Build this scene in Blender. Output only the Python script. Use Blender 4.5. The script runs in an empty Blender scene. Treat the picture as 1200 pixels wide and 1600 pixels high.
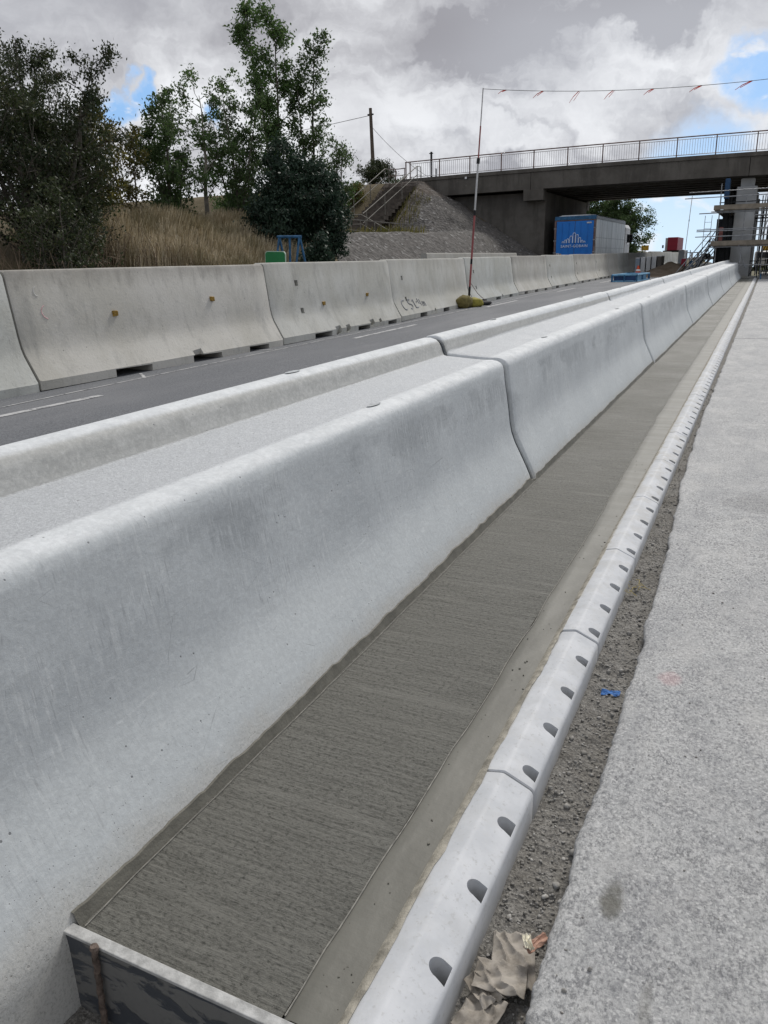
import bpy, bmesh, math, random
import numpy as np
from mathutils import Vector, Matrix, noise as mnoise
S = bpy.context.scene
COL = S.collection
EYE = 1.5            # all coordinates below are relative to the eye; everything is raised by EYE at the end
rnd = random.Random(7)
rng = np.random.default_rng(7)

# ------------------------------------------------------------------ camera
VX, VY, LEAN, F, CX, CY = 1202.0, 395.0, -0.026, 1202.0, 600.0, 800.0
Yd = Vector(((VX-CX)/F, (VY-CY)/F, 1.0)).normalized()
sx = -LEAN
Dn = Vector((sx, 1.0, -(sx*Yd.x+Yd.y)/Yd.z)).normalized()
Xd = Dn.cross(Yd)
if Xd.x < 0: Xd = -Xd
Zd = -Dn
cam = bpy.data.cameras.new('camera'); camo = bpy.data.objects.new('camera', cam); COL.objects.link(camo)
right = Vector((Xd.x, Yd.x, Zd.x)); down = Vector((Xd.y, Yd.y, Zd.y)); fwd = Vector((Xd.z, Yd.z, Zd.z))
M = Matrix((( right.x, -down.x, -fwd.x, 0), (right.y, -down.y, -fwd.y, 0), (right.z, -down.z, -fwd.z, 0), (0, 0, 0, 1)))
camo.matrix_world = M
cam.sensor_fit = 'HORIZONTAL'; cam.sensor_width = 36; cam.lens = 36*F/1200; cam.clip_start = 0.05; cam.clip_end = 6000
S.camera = camo
S.render.resolution_x = 768; S.render.resolution_y = 1024

# ------------------------------------------------------------------ sun and sky
SUN_AZ, SUN_EL = 3.0, 46.0         # azimuth from +Y towards +X
SUN_STRENGTH, SUN_ANGLE = 2.1, 14.0
SKY_STRENGTH = 0.10
SUN_DIR = Vector((math.sin(math.radians(SUN_AZ))*math.cos(math.radians(SUN_EL)), math.cos(math.radians(SUN_AZ))*math.cos(math.radians(SUN_EL)), math.sin(math.radians(SUN_EL))))
sun = bpy.data.lights.new('sun', 'SUN'); suno = bpy.data.objects.new('sun', sun); COL.objects.link(suno)
sun.energy = SUN_STRENGTH; sun.angle = math.radians(SUN_ANGLE); sun.color = (1.0, 0.96, 0.90)
suno.rotation_euler = (-SUN_DIR).to_track_quat('-Z', 'Y').to_euler()
S.view_settings.view_transform = 'Standard'; S.view_settings.look = 'None'; S.view_settings.gamma = 1
S.view_settings.exposure = 0.34; S.view_settings.use_curve_mapping = False

world = bpy.data.worlds.new('World'); S.world = world; world.use_nodes = True
nt = world.node_tree; nt.nodes.clear()
class NG:
    """small helper to wire nodes"""
    def __init__(s, tree): s.t = tree
    def n(s, typ, **kw):
        nd = s.t.nodes.new(typ)
        for k, v in kw.items():
            if k.startswith('i_'):
                key = k[2:]; key = int(key) if key.isdigit() else key.replace('_', ' ')
                s.put(nd.inputs[key], v)
            else: setattr(nd, k, v)
        return nd
    def put(s, sock, v):
        if isinstance(v, bpy.types.NodeSocket): s.t.links.new(v, sock)
        else:
            if hasattr(sock.default_value, '__len__') and not hasattr(v, '__len__'): v = [v]*len(sock.default_value)
            if hasattr(v, '__len__') and hasattr(sock.default_value, '__len__') and len(sock.default_value) == 4 and len(v) == 3: v = (*v, 1)
            sock.default_value = v
    def math(s, op, a, b=0.0, c=None, clamp=False):
        nd = s.t.nodes.new('ShaderNodeMath'); nd.operation = op; nd.use_clamp = clamp
        s.put(nd.inputs[0], a); s.put(nd.inputs[1], b)
        if c is not None: s.put(nd.inputs[2], c)
        return nd.outputs[0]
    def vmath(s, op, a, b=(0, 0, 0), out=0):
        nd = s.t.nodes.new('ShaderNodeVectorMath'); nd.operation = op
        s.put(nd.inputs[0], a)
        if op == 'SCALE': s.put(nd.inputs['Scale'], b)
        else: s.put(nd.inputs[1], b)
        return nd.outputs[1] if op in ('DOT_PRODUCT', 'LENGTH', 'DISTANCE') else nd.outputs[0]
    def noise(s, vec, scale, detail=4, rough=0.5, dist=0.0, col=False, lac=2.0):
        nd = s.t.nodes.new('ShaderNodeTexNoise'); s.put(nd.inputs['Vector'], vec)
        nd.inputs['Scale'].default_value = scale; nd.inputs['Detail'].default_value = detail
        nd.inputs['Roughness'].default_value = rough; nd.inputs['Distortion'].default_value = dist; nd.inputs['Lacunarity'].default_value = lac
        return nd.outputs['Color' if col else 'Fac']
    def ramp(s, fac, lo, hi, a=0.0, b=1.0, smooth=True):
        nd = s.t.nodes.new('ShaderNodeMapRange'); nd.interpolation_type = 'SMOOTHSTEP' if smooth else 'LINEAR'
        s.put(nd.inputs['Value'], fac); nd.inputs['From Min'].default_value = lo; nd.inputs['From Max'].default_value = hi
        s.put(nd.inputs['To Min'], a); s.put(nd.inputs['To Max'], b)
        return nd.outputs[0]
    def mix(s, fac, a, b, mode='MIX'):
        nd = s.t.nodes.new('ShaderNodeMix'); nd.data_type = 'RGBA'; nd.blend_type = mode
        s.put(nd.inputs[0], fac); s.put(nd.inputs[6], a); s.put(nd.inputs[7], b)
        return nd.outputs[2]
    def scale(s, vec, v):
        return s.vmath('MULTIPLY', vec, v)
g = NG(nt)
tc = g.n('ShaderNodeTexCoord').outputs['Generated']
sep = g.n('ShaderNodeSeparateXYZ', i_0=tc)
zc = g.math('MAXIMUM', sep.outputs[2], 0.015)
dirv = g.n('ShaderNodeCombineXYZ', i_0=sep.outputs[0], i_1=sep.outputs[1], i_2=zc).outputs[0]
sky = nt.nodes.new('ShaderNodeTexSky'); sky.sky_type = 'NISHITA'; sky.sun_disc = False
sky.sun_elevation = math.radians(SUN_EL); sky.sun_rotation = math.radians(SUN_AZ)
sky.air_density = 1.0; sky.dust_density = 1.0; sky.ozone_density = 1.5
g.put(sky.inputs[0], dirv)
den = g.math('ADD', zc, 0.12)
pl = g.n('ShaderNodeCombineXYZ', i_0=g.math('DIVIDE', sep.outputs[0], den), i_1=g.math('DIVIDE', sep.outputs[1], den), i_2=0.0).outputs[0]
warp = g.noise(pl, 1.1, 3, 0.5, col=True)
plw = g.vmath('ADD', pl, g.vmath('SCALE', g.vmath('SUBTRACT', warp, (0.5, 0.5, 0.5)), 0.5))
n1 = g.noise(plw, 0.75, 7, 0.56)
n2 = g.noise(g.vmath('ADD', plw, (3.1, 7.7, 0)), 1.9, 7, 0.6)
n3 = g.noise(g.vmath('ADD', plw, (11.1, 2.7, 0)), 0.45, 3, 0.5)
dirn = g.vmath('NORMALIZE', dirv)
dw = g.noise(dirn, 6.0, 6, 0.6, col=True)
dirw = g.vmath('NORMALIZE', g.vmath('ADD', dirn, g.vmath('SCALE', g.vmath('SUBTRACT', dw, (0.5, 0.5, 0.5)), 0.22)))
def blob(d, r0, r1):
    v = Vector(d).normalized()
    dot = g.vmath('DOT_PRODUCT', dirw, tuple(v))
    return g.ramp(dot, math.cos(math.radians(r1)), math.cos(math.radians(r0)))
# cloud cover: nearly closed deck, broken near the horizon ahead
gaps = None
for d, r0, r1 in [((-0.02, 0.983, 0.180), 0.9, 2.9), ((-0.672, 0.72, 0.178), 0.3, 1.5), ((-0.648, 0.74, 0.182), 0.2, 1.2), ((-0.58, 0.80, 0.158), 0.1, 1.0),
                  ((-0.10, 0.994, 0.030), 4.0, 7.6), ((0.25, 0.96, 0.10), 3, 9), ((0.7, 0.6, 0.4), 5, 16), ((-0.3, -0.9, 0.4), 4, 14)]:
    b = blob(d, r0, r1); gaps = b if gaps is None else g.math('MAXIMUM', gaps, b)
cover = g.math('SUBTRACT', 1.0, gaps, clamp=True)
# small white clouds inside the gaps
wisp = g.ramp(g.noise(g.vmath('MULTIPLY', dirn, (1.0, 1.0, 1.9)), 17, 6, 0.55, 0.4), 0.54, 0.68)
cover2 = g.math('MAXIMUM', cover, g.math('MULTIPLY', wisp, 0.85))
# cloud radiance (in units of the sky texture)
n4 = g.noise(g.vmath('MULTIPLY', dirw, (1, 1, 1.9)), 8.0, 8, 0.55, 0.3)
shade = g.ramp(g.math('ADD', g.math('MULTIPLY', n1, 0.35), g.math('ADD', g.math('MULTIPLY', n2, 0.2), g.math('MULTIPLY', n4, 0.45))), 0.38, 0.63)
dark = g.mix(g.ramp(n3, 0.35, 0.65), (2.75, 2.74, 3.0), (3.7, 3.8, 4.15))
lit = (7.9, 8.05, 8.3)
bright = g.math('ADD', g.math('MULTIPLY', blob((-0.10, 0.985, 0.128), 3, 11), 0.42),
                g.math('ADD', g.math('MULTIPLY', blob((-0.448, 0.86, 0.25), 1.5, 6), 0.2),
                       g.math('ADD', g.math('MULTIPLY', blob((-0.60, 0.78, 0.10), 4, 11), 0.42), g.math('MULTIPLY', blob((-0.35, 0.93, 0.09), 3, 9), 0.35))))
dk = g.math('ADD', g.math('MULTIPLY', blob((-0.22, 0.95, 0.21), 5, 11), 0.30), g.math('MULTIPLY', blob((-0.33, 0.93, 0.15), 2, 8), 0.22))
dk = g.math('MULTIPLY', dk, g.ramp(n4, 0.36, 0.64, 1.05, 0.45))
bright = g.math('MULTIPLY', bright, g.ramp(n4, 0.32, 0.66, 0.6, 1.1))
sh = g.math('SUBTRACT', g.math('ADD', g.math('MULTIPLY', shade, 0.52), bright), dk, clamp=True)
sh = g.math('MAXIMUM', sh, g.math('MULTIPLY', gaps, 0.85))
cloud = g.mix(sh, dark, lit)
blue = g.mix(g.ramp(zc, 0.0, 0.15), (5.6, 7.1, 8.5), g.mix(0.75, sky.outputs[0], (2.0, 4.0, 7.2)))
skyc = g.mix(cover2, blue, cloud)
bg = g.n('ShaderNodeBackground', i_0=skyc); bg.inputs[1].default_value = SKY_STRENGTH
wo = g.n('ShaderNodeOutputWorld'); nt.links.new(bg.outputs[0], wo.inputs[0])

# ------------------------------------------------------------------ helpers
def rise(Y):
    if Y < 62: return 0.0042*max(0.0, Y-2)
    return 0.0042*60 - 0.018*(Y-62)
def riseA(Y):
    Y = np.asarray(Y, float)
    return np.where(Y < 62, 0.0042*np.maximum(0, Y-2), 0.0042*60-0.018*(Y-62))
class MB:
    def __init__(s): s.v = []; s.f = []
    def add(s, vs, fs):
        b = len(s.v); s.v += [tuple(v) for v in vs]; s.f += [tuple(i+b for i in f) for f in fs]; return s
    def box(s, x0, x1, y0, y1, z0, z1, taper=0.0, jit=0.0):
        vs = [(x0, y0, z0), (x1, y0, z0), (x1, y1, z0), (x0, y1, z0), (x0, y0, z1), (x1, y0, z1), (x1, y1, z1), (x0, y1, z1)]
        if jit: vs = [tuple(c+rnd.uniform(-jit, jit) for c in v) for v in vs]
        return s.add(vs, [(0, 3, 2, 1), (4, 5, 6, 7), (0, 1, 5, 4), (1, 2, 6, 5), (2, 3, 7, 6), (3, 0, 4, 7)])
    def obox(s, p, ax, ay, az):
        """box centred at p with half-axis vectors"""
        p, ax, ay, az = map(Vector, (p, ax, ay, az)); vs = []
        for k in (-1, 1):
            for (i, j) in ((-1, -1), (1, -1), (1, 1), (-1, 1)): vs.append(tuple(p+ax*i+ay*j+az*k))
        return s.add(vs, [(0, 3, 2, 1), (4, 5, 6, 7), (0, 1, 5, 4), (1, 2, 6, 5), (2, 3, 7, 6), (3, 0, 4, 7)])
    def tube(s, p0, p1, r0, r1=None, n=8, caps=True):
        return s.path([p0, p1], [r0, r0 if r1 is None else r1], n, caps)
    def path(s, pts, rs, n=6, caps=True):
        pts = [Vector(p) for p in pts]
        if not hasattr(rs, '__len__'): rs = [rs]*len(pts)
        b = len(s.v); up = Vector((0.13, 0.21, 1)).normalized()
        for i, p in enumerate(pts):
            t = (pts[min(i+1, len(pts)-1)]-pts[max(i-1, 0)]).normalized()
            u = t.cross(up)
            if u.length < 0.1: u = t.cross(Vector((1, 0, 0)))
            u.normalize(); w = t.cross(u)
            for k in range(n):
                a = 2*math.pi*k/n; s.v.append(tuple(p+(u*math.cos(a)+w*math.sin(a))*rs[i]))
        for i in range(len(pts)-1):
            for k in range(n):
                k2 = (k+1) % n; s.f.append((b+i*n+k, b+i*n+k2, b+(i+1)*n+k2, b+(i+1)*n+k))
        if caps:
            s.f.append(tuple(b+k for k in range(n))[::-1]); e = b+(len(pts)-1)*n; s.f.append(tuple(e+k for k in range(n)))
        return s
    def extrude_y(s, prof, ys, warp=None, caps=True):
        """profile [(x,z)...] closed, extruded along Y through the stations ys"""
        n = len(prof); b = len(s.v)
        for y in ys:
            for (x, z) in prof:
                v = (x, y, z); s.v.append(warp(v) if warp else v)
        for i in range(len(ys)-1):
            for k in range(n):
                k2 = (k+1) % n; s.f.append((b+i*n+k, b+i*n+k2, b+(i+1)*n+k2, b+(i+1)*n+k))
        if caps:
            s.f.append(tuple(b+k for k in range(n))[::-1]); e = b+(len(ys)-1)*n; s.f.append(tuple(e+k for k in range(n)))
        return s
    def lift(s): s.v = [(x, y, z+rise(y)) for x, y, z in s.v]; return s
    def build(s, name, m, parent=None, origin=None, smooth=None, bevel=0, seg=2):
        if origin is None: origin = tuple(parent.location) if parent else (0, 0, 0)
        me = bpy.data.meshes.new(name); o3 = origin
        me.from_pydata([(x-o3[0], y-o3[1], z-o3[2]) for x, y, z in s.v], [], s.f); me.update()
        bm = bmesh.new(); bm.from_mesh(me); bmesh.ops.recalc_face_normals(bm, faces=bm.faces); bm.to_mesh(me); bm.free()
        if smooth is not None:
            me.shade_smooth(); me.set_sharp_from_angle(angle=math.radians(smooth))
        o = bpy.data.objects.new(name, me); COL.objects.link(o)
        if m: me.materials.append(m)
        place(o, origin, parent)
        if bevel:
            bv = o.modifiers.new('bevel', 'BEVEL'); bv.width = bevel; bv.segments = seg; bv.limit_method = 'ANGLE'; bv.angle_limit = math.radians(35)
        return o
def place(o, origin, parent):
    if parent is not None:
        o.parent = parent; acc = Vector((0, 0, 0)); p = parent
        while p is not None: acc += p.location; p = p.parent
        o.location = Vector(origin)-acc
    else: o.location = origin
def wloc(o):
    acc = Vector((0, 0, 0))
    while o is not None: acc += o.location; o = o.parent
    return tuple(acc)
def tag(o, label, cat, group=None, kind=None):
    o['label'] = label; o['category'] = cat
    if group: o['group'] = group
    if kind: o['kind'] = kind
    return o
def thing(name, loc, label, cat, group=None):
    o = bpy.data.objects.new(name, None); COL.objects.link(o); o.location = loc; o.empty_display_size = 0.2
    return tag(o, label, cat, group)
def struct(o): o['kind'] = 'structure'; return o
def part(mb, name, m, parent, **kw):
    return mb.build(name, m, parent, origin=wloc(parent), **kw)
def link_copy(o, parent, loc):
    c = o.copy(); COL.objects.link(c); c.parent = parent; c.location = loc; return c
def copy_thing(src, loc, label, dup=()):
    r = src.copy(); COL.objects.link(r); r.location = loc; r['label'] = label
    for ch in list(src.children):
        c = ch.copy(); COL.objects.link(c); c.parent = r
        for gch in list(ch.children):
            d = gch.copy(); COL.objects.link(d); d.parent = c
    return r
def array_obj(name, V, Fq, m, origin=(0, 0, 0), parent=None, smooth=False):
    me = bpy.data.meshes.new(name)
    V = np.asarray(V, np.float32)-np.asarray(origin, np.float32); Fq = np.asarray(Fq, np.int32)
    k = Fq.shape[1]
    me.vertices.add(len(V)); me.vertices.foreach_set('co', V.ravel())
    me.loops.add(Fq.size); me.loops.foreach_set('vertex_index', Fq.ravel())
    me.polygons.add(len(Fq)); me.polygons.foreach_set('loop_start', np.arange(0, Fq.size, k, dtype=np.int32))
    me.polygons.foreach_set('loop_total', np.full(len(Fq), k, np.int32))
    me.update(calc_edges=True); me.validate()
    if smooth: me.shade_smooth()
    if m: me.materials.append(m)
    o = bpy.data.objects.new(name, me); COL.objects.link(o); place(o, origin, parent); return o
def vnoise(x, y, seed=0):
    """numpy value noise, 2-D"""
    xi = np.floor(x).astype(np.int64); yi = np.floor(y).astype(np.int64); fx = x-xi; fy = y-yi
    fx = fx*fx*(3-2*fx); fy = fy*fy*(3-2*fy)
    def h(a, b):
        n = (a*374761393+b*668265263+seed*1442695041) & 0x7fffffff
        n = ((n ^ (n >> 13))*1274126177) & 0x7fffffff
        return ((n ^ (n >> 16)) & 0xffff)/65535.0
    return (h(xi, yi)*(1-fx)+h(xi+1, yi)*fx)*(1-fy)+(h(xi, yi+1)*(1-fx)+h(xi+1, yi+1)*fx)*fy
def fbm(x, y, octv=4, seed=0, rough=0.5):
    s = 0; a = 1; t = 0
    for i in range(octv):
        s = s+a*vnoise(x*2**i, y*2**i, seed+i*17); t += a; a *= rough
    return s/t
def grid(name, xs, ys, zf, m, smooth=True, origin=(0, 0, 0), mask=None):
    X, Yg = np.meshgrid(xs, ys); Z = zf(X, Yg); V = np.stack([X, Yg, Z], -1).reshape(-1, 3)
    nx = len(xs); i, j = np.meshgrid(np.arange(nx-1), np.arange(len(ys)-1)); a = (j*nx+i).ravel()
    Q = np.stack([a, a+1, a+nx+1, a+nx], 1)
    if mask is not None:
        c = V[Q].mean(1); Q = Q[mask(c[:, 0], c[:, 1])]
    return array_obj(name, V, Q, m, origin, smooth=smooth)

# ------------------------------------------------------------------ materials
def newmat(name):
    m = bpy.data.materials.new(name); m.use_nodes = True; m.node_tree.nodes.clear()
    q = NG(m.node_tree); out = q.n('ShaderNodeOutputMaterial'); b = q.n('ShaderNodeBsdfPrincipled')
    m.node_tree.links.new(b.outputs[0], out.inputs[0]); b.inputs['Specular IOR Level'].default_value = 0.3
    q.pos = q.n('ShaderNodeNewGeometry').outputs['Position']; q.b = b; q.out = out
    return m, q
def bump(q, h, strength=0.5, dist=0.01, normal=None):
    nd = q.n('ShaderNodeBump'); nd.inputs['Strength'].default_value = strength; nd.inputs['Distance'].default_value = dist
    q.put(nd.inputs['Height'], h)
    if normal is not None: q.put(nd.inputs['Normal'], normal)
    return nd.outputs[0]
def simple(name, col, rough=0.6, metal=0.0, var=0.15, scale=6.0, bumps=0.15, spec=0.3):
    m, q = newmat(name)
    n = q.noise(q.pos, scale, 5, 0.6)
    c = q.mix(q.ramp(n, 0.3, 0.7), tuple(x*(1-var) for x in col), tuple(min(1, x*(1+var)) for x in col))
    q.put(q.b.inputs['Base Color'], c); q.put(q.b.inputs['Roughness'], rough); q.put(q.b.inputs['Metallic'], metal)
    q.b.inputs['Specular IOR Level'].default_value = spec
    if bumps: q.put(q.b.inputs['Normal'], bump(q, q.noise(q.pos, scale*8, 4, 0.6), bumps, 0.005))
    return m
def objrand(q): return q.n('ShaderNodeObjectInfo').outputs['Random']

def m_new_concrete():
    m, q = newmat('cast_concrete'); p = q.pos
    r = objrand(q)
    off = q.n('ShaderNodeCombineXYZ', i_0=q.math('MULTIPLY', r, 13.0), i_1=q.math('MULTIPLY', r, 7.0), i_2=0.0).outputs[0]
    p2 = q.vmath('ADD', p, off); sp = q.n('ShaderNodeSeparateXYZ', i_0=p)
    big = q.noise(p2, 1.7, 7, 0.66, 0.4)
    cloudy = q.noise(p2, 6.5, 8, 0.74, 0.5)
    fine = q.noise(p2, 48, 8, 0.78)
    brush = q.noise(q.scale(p2, (3, 3.5, 14)), 1.6, 7, 0.72, 0.6)
    drip = q.noise(q.scale(p2, (8, 62, 5.5)), 1.0, 5, 0.62)
    drip2 = q.noise(q.scale(p2, (8, 130, 9)), 1.0, 4, 0.6)
    c = q.mix(q.ramp(big, 0.34, 0.66), (0.47, 0.498, 0.513), (0.56, 0.59, 0.602))
    c = q.mix(q.math('MULTIPLY', q.ramp(brush, 0.44, 0.68), 0.38), c, (0.50, 0.525, 0.535))
    c = q.mix(q.math('MULTIPLY', q.ramp(cloudy, 0.46, 0.30), 0.30), c, (0.36, 0.38, 0.395))
    dm = q.ramp(q.noise(p2, 2.1, 4, 0.6), 0.40, 0.60)
    c = q.mix(q.math('MULTIPLY', q.math('MULTIPLY', q.ramp(drip, 0.54, 0.63), dm), 0.60), c, (0.64, 0.665, 0.67))
    c = q.mix(q.math('MULTIPLY', q.math('MULTIPLY', q.ramp(drip2, 0.57, 0.68), dm), 0.50), c, (0.24, 0.25, 0.265))
    # dark damp patches high on the face, with ragged drip edges
    band = q.math('MULTIPLY', q.ramp(sp.outputs[2], 0.48, 0.64), q.ramp(sp.outputs[2], 0.765, 0.72))
    dp = q.math('MULTIPLY', q.ramp(q.noise(q.scale(p2, (3, 1.5, 3.0)), 0.8, 4, 0.6), 0.47, 0.56), q.ramp(q.math('ADD', q.math('MULTIPLY', drip, .6), q.math('MULTIPLY', cloudy, .4)), 0.40, 0.52))
    c = q.mix(q.math('MULTIPLY', q.math('MULTIPLY', band, dp), 0.42), c, (0.25, 0.267, 0.28))
    # paler lower flare
    low = q.ramp(q.math('ADD', sp.outputs[2], q.math('MULTIPLY', q.math('SUBTRACT', cloudy, .5), 0.5)), 0.42, 0.22)
    c = q.mix(q.math('MULTIPLY', low, 0.5), c, (0.53, 0.56, 0.565))
    sc = q.ramp(q.noise(q.scale(p2, (2, 2.2, 9)), 1.3, 6, 0.7, 1.2), 0.60, 0.66)
    c = q.mix(q.math('MULTIPLY', sc, 0.35), c, (0.66, 0.68, 0.685))
    # faint long scratches
    w = q.n('ShaderNodeTexVoronoi', i_Vector=q.scale(p2, (1.5, 2.2, 6.5))); w.feature = 'DISTANCE_TO_EDGE'; w.inputs['Scale'].default_value = 0.9
    c = q.mix(q.math('MULTIPLY', q.ramp(w.outputs['Distance'], 0.004, 0.0015), q.math('MULTIPLY', q.ramp(cloudy, .5, .6), .45)), c, (0.20, 0.21, 0.22))
    # chalky trowelled crests
    crest = q.ramp(q.math('ADD', sp.outputs[2], q.math('MULTIPLY', q.math('SUBTRACT', cloudy, .5), 0.04)), 0.795, 0.825)
    c = q.mix(q.math('MULTIPLY', crest, 0.75), c, q.mix(q.ramp(brush, .35, .65), (0.58, 0.60, 0.61), (0.72, 0.74, 0.75)))
    # rear upstand: buff, darker below its top
    bk = q.math('MULTIPLY', q.ramp(sp.outputs[0], -1.985, -2.005), q.ramp(sp.outputs[2], 0.972, 0.955))
    c = q.mix(q.math('MULTIPLY', bk, 0.85), c, q.mix(q.ramp(q.math('ADD', q.math('MULTIPLY', cloudy, .6), q.math('MULTIPLY', fine, .4)), .38, .62), (0.32, 0.32, 0.30), (0.45, 0.45, 0.43)))
    # granular trough floor
    up = q.n('ShaderNodeSeparateXYZ', i_0=q.n('ShaderNodeNewGeometry').outputs['Normal']).outputs[2]
    tx = q.math('ADD', sp.outputs[0], q.math('MULTIPLY', q.math('SUBTRACT', cloudy, .5), 0.05))
    tr = q.math('MULTIPLY', q.math('MULTIPLY', q.ramp(tx, -1.655, -1.70), q.ramp(sp.outputs[0], -2.02, -1.985)), q.ramp(up, 0.8, 0.95))
    gr = q.noise(p, 120, 7, 0.85)
    c = q.mix(tr, c, q.mix(q.ramp(gr, 0.36, 0.60), (0.43, 0.448, 0.465), (0.62, 0.64, 0.655)))
    crease_line = q.math('MULTIPLY', q.ramp(q.math('ABSOLUTE', q.math('ADD', sp.outputs[0], q.math('ADD', 1.999, q.math('MULTIPLY', q.math('SUBTRACT', cloudy, .5), .02)))), 0.006, 0.001), q.ramp(fine, .42, .6))
    c = q.mix(q.math('MULTIPLY', crease_line, 0.6), c, (0.17, 0.17, 0.17))  # dark broken line along the crease at the upstand foot
    c = q.mix(q.ramp(fine, 0.40, 0.62), q.mix(0.16, c, (0.16, 0.165, 0.175)), c)
    c = q.mix(q.math('MULTIPLY', q.ramp(fine, 0.60, 0.72), 0.25), c, (0.68, 0.69, 0.70))
    # air holes and specks
    vo = q.n('ShaderNodeTexVoronoi', i_Vector=p2); vo.inputs['Scale'].default_value = 26
    pit = q.math('MULTIPLY', q.ramp(vo.outputs['Distance'], 0.11, 0.06), q.ramp(q.n('ShaderNodeSeparateColor', i_0=vo.outputs['Color']).outputs[0], 0.74, 0.78))
    vo2 = q.n('ShaderNodeTexVoronoi', i_Vector=p2); vo2.inputs['Scale'].default_value = 110
    pit2 = q.math('MULTIPLY', q.math('MULTIPLY', q.ramp(vo2.outputs['Distance'], 0.22, 0.12), q.ramp(q.n('ShaderNodeSeparateColor', i_0=vo2.outputs['Color']).outputs[0], 0.80, 0.86)), q.ramp(q.math('ADD', sp.outputs[2], q.math('MULTIPLY', cloudy, .35)), 0.50, 0.25))
    c = q.mix(q.math('MULTIPLY', q.math('MAXIMUM', pit, pit2), 0.8), c, (0.13, 0.135, 0.14))
    # mortar-stained foot, buff and speckled
    foot = q.ramp(q.math('ADD', sp.outputs[2], q.math('MULTIPLY', cloudy, 0.16)), 0.20, 0.08)
    c = q.mix(q.math('MULTIPLY', foot, 0.6), c, q.mix(q.ramp(gr, 0.38, 0.52), (0.25, 0.235, 0.20), (0.52, 0.50, 0.455)))
    q.put(q.b.inputs['Base Color'], c); q.put(q.b.inputs['Roughness'], q.ramp(cloudy, 0.3, 0.7, 0.58, 0.85))
    b1 = bump(q, q.math('ADD', fine, q.math('MULTIPLY', q.math('ADD', pit, pit2), -1.0)), 0.45, 0.004)
    b2 = bump(q, q.math('MULTIPLY', gr, tr), 0.9, 0.006, b1)
    b3 = bump(q, q.math('ADD', big, q.math('MULTIPLY', brush, .5)), 0.25, 0.012, b2)
    q.put(q.b.inputs['Normal'], b3)
    return m
def m_old_concrete():
    m, q = newmat('weathered_concrete'); p = q.pos; r = objrand(q)
    off = q.n('ShaderNodeCombineXYZ', i_0=q.math('MULTIPLY', r, 17.0), i_1=q.math('MULTIPLY', r, 9.0), i_2=q.math('MULTIPLY', r, 5.0)).outputs[0]
    p2 = q.vmath('ADD', p, off); sp = q.n('ShaderNodeSeparateXYZ', i_0=p)
    big = q.noise(p2, 0.9, 6, 0.65, 0.4); mid = q.noise(p2, 4.0, 6, 0.7); st = q.noise(q.scale(p2, (3, 5, 1.6)), 1, 8, 0.72, 0.5)
    base = q.mix(r, (0.40, 0.405, 0.37), (0.45, 0.435, 0.39))
    lite = q.mix(r, (0.47, 0.485, 0.465), (0.53, 0.515, 0.475))
    c = q.mix(q.ramp(big, 0.35, 0.65), base, lite)
    c = q.mix(q.math('MULTIPLY', q.ramp(st, 0.48, 0.70), 0.42), c, (0.25, 0.25, 0.235))
    c = q.mix(q.math('MULTIPLY', q.ramp(mid, 0.55, 0.75), 0.3), c, (0.60, 0.60, 0.57))
    grime = q.math('MULTIPLY', q.ramp(q.math('ADD', sp.outputs[2], q.math('MULTIPLY', st, 0.45)), 1.45, 1.80), q.math('MULTIPLY', r, 0.9))
    c = q.mix(q.math('MULTIPLY', grime, 0.6), c, (0.15, 0.135, 0.12))
    fn = q.noise(p2, 22, 7, 0.78)
    c = q.mix(q.math('MULTIPLY', q.ramp(fn, 0.44, 0.32), 0.5), c, (0.20, 0.20, 0.19)); c = q.mix(q.math('MULTIPLY', q.ramp(fn, 0.58, 0.70), 0.35), c, (0.62, 0.62, 0.59))
    vo = q.n('ShaderNodeTexVoronoi', i_Vector=p2); vo.inputs['Scale'].default_value = 9
    pit = q.math('MULTIPLY', q.ramp(vo.outputs['Distance'], 0.10, 0.05), q.ramp(q.n('ShaderNodeSeparateColor', i_0=vo.outputs['Color']).outputs[0], 0.82, 0.88))
    c = q.mix(q.math('MULTIPLY', pit, 0.6), c, (0.10, 0.10, 0.10))
    q.put(q.b.inputs['Base Color'], c); q.put(q.b.inputs['Roughness'], 0.85)
    q.put(q.b.inputs['Normal'], bump(q, q.math('ADD', q.noise(p2, 30, 5, 0.7), q.math('MULTIPLY', mid, 1.0)), 0.4, 0.01))
    return m
def m_bridge():
    m, q = newmat('bridge_concrete'); p = q.pos
    st = q.noise(q.scale(p, (1.6, 1.6, 0.25)), 1, 6, 0.65); n = q.noise(p, 0.7, 6, 0.65)
    c = q.mix(q.ramp(n, 0.35, 0.65), (0.088, 0.080, 0.070), (0.13, 0.12, 0.106))
    c = q.mix(q.math('MULTIPLY', q.ramp(st, 0.46, 0.62), 0.5), c, (0.055, 0.05, 0.044))
    c = q.mix(q.math('MULTIPLY', q.ramp(q.noise(p, 2.6, 5, 0.7), 0.62, 0.74), 0.4), c, (0.21, 0.195, 0.17))
    q.put(q.b.inputs['Base Color'], c); q.put(q.b.inputs['Roughness'], 0.9)
    q.put(q.b.inputs['Normal'], bump(q, q.noise(p, 9, 5, 0.7), 0.4, 0.02)); return m
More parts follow.
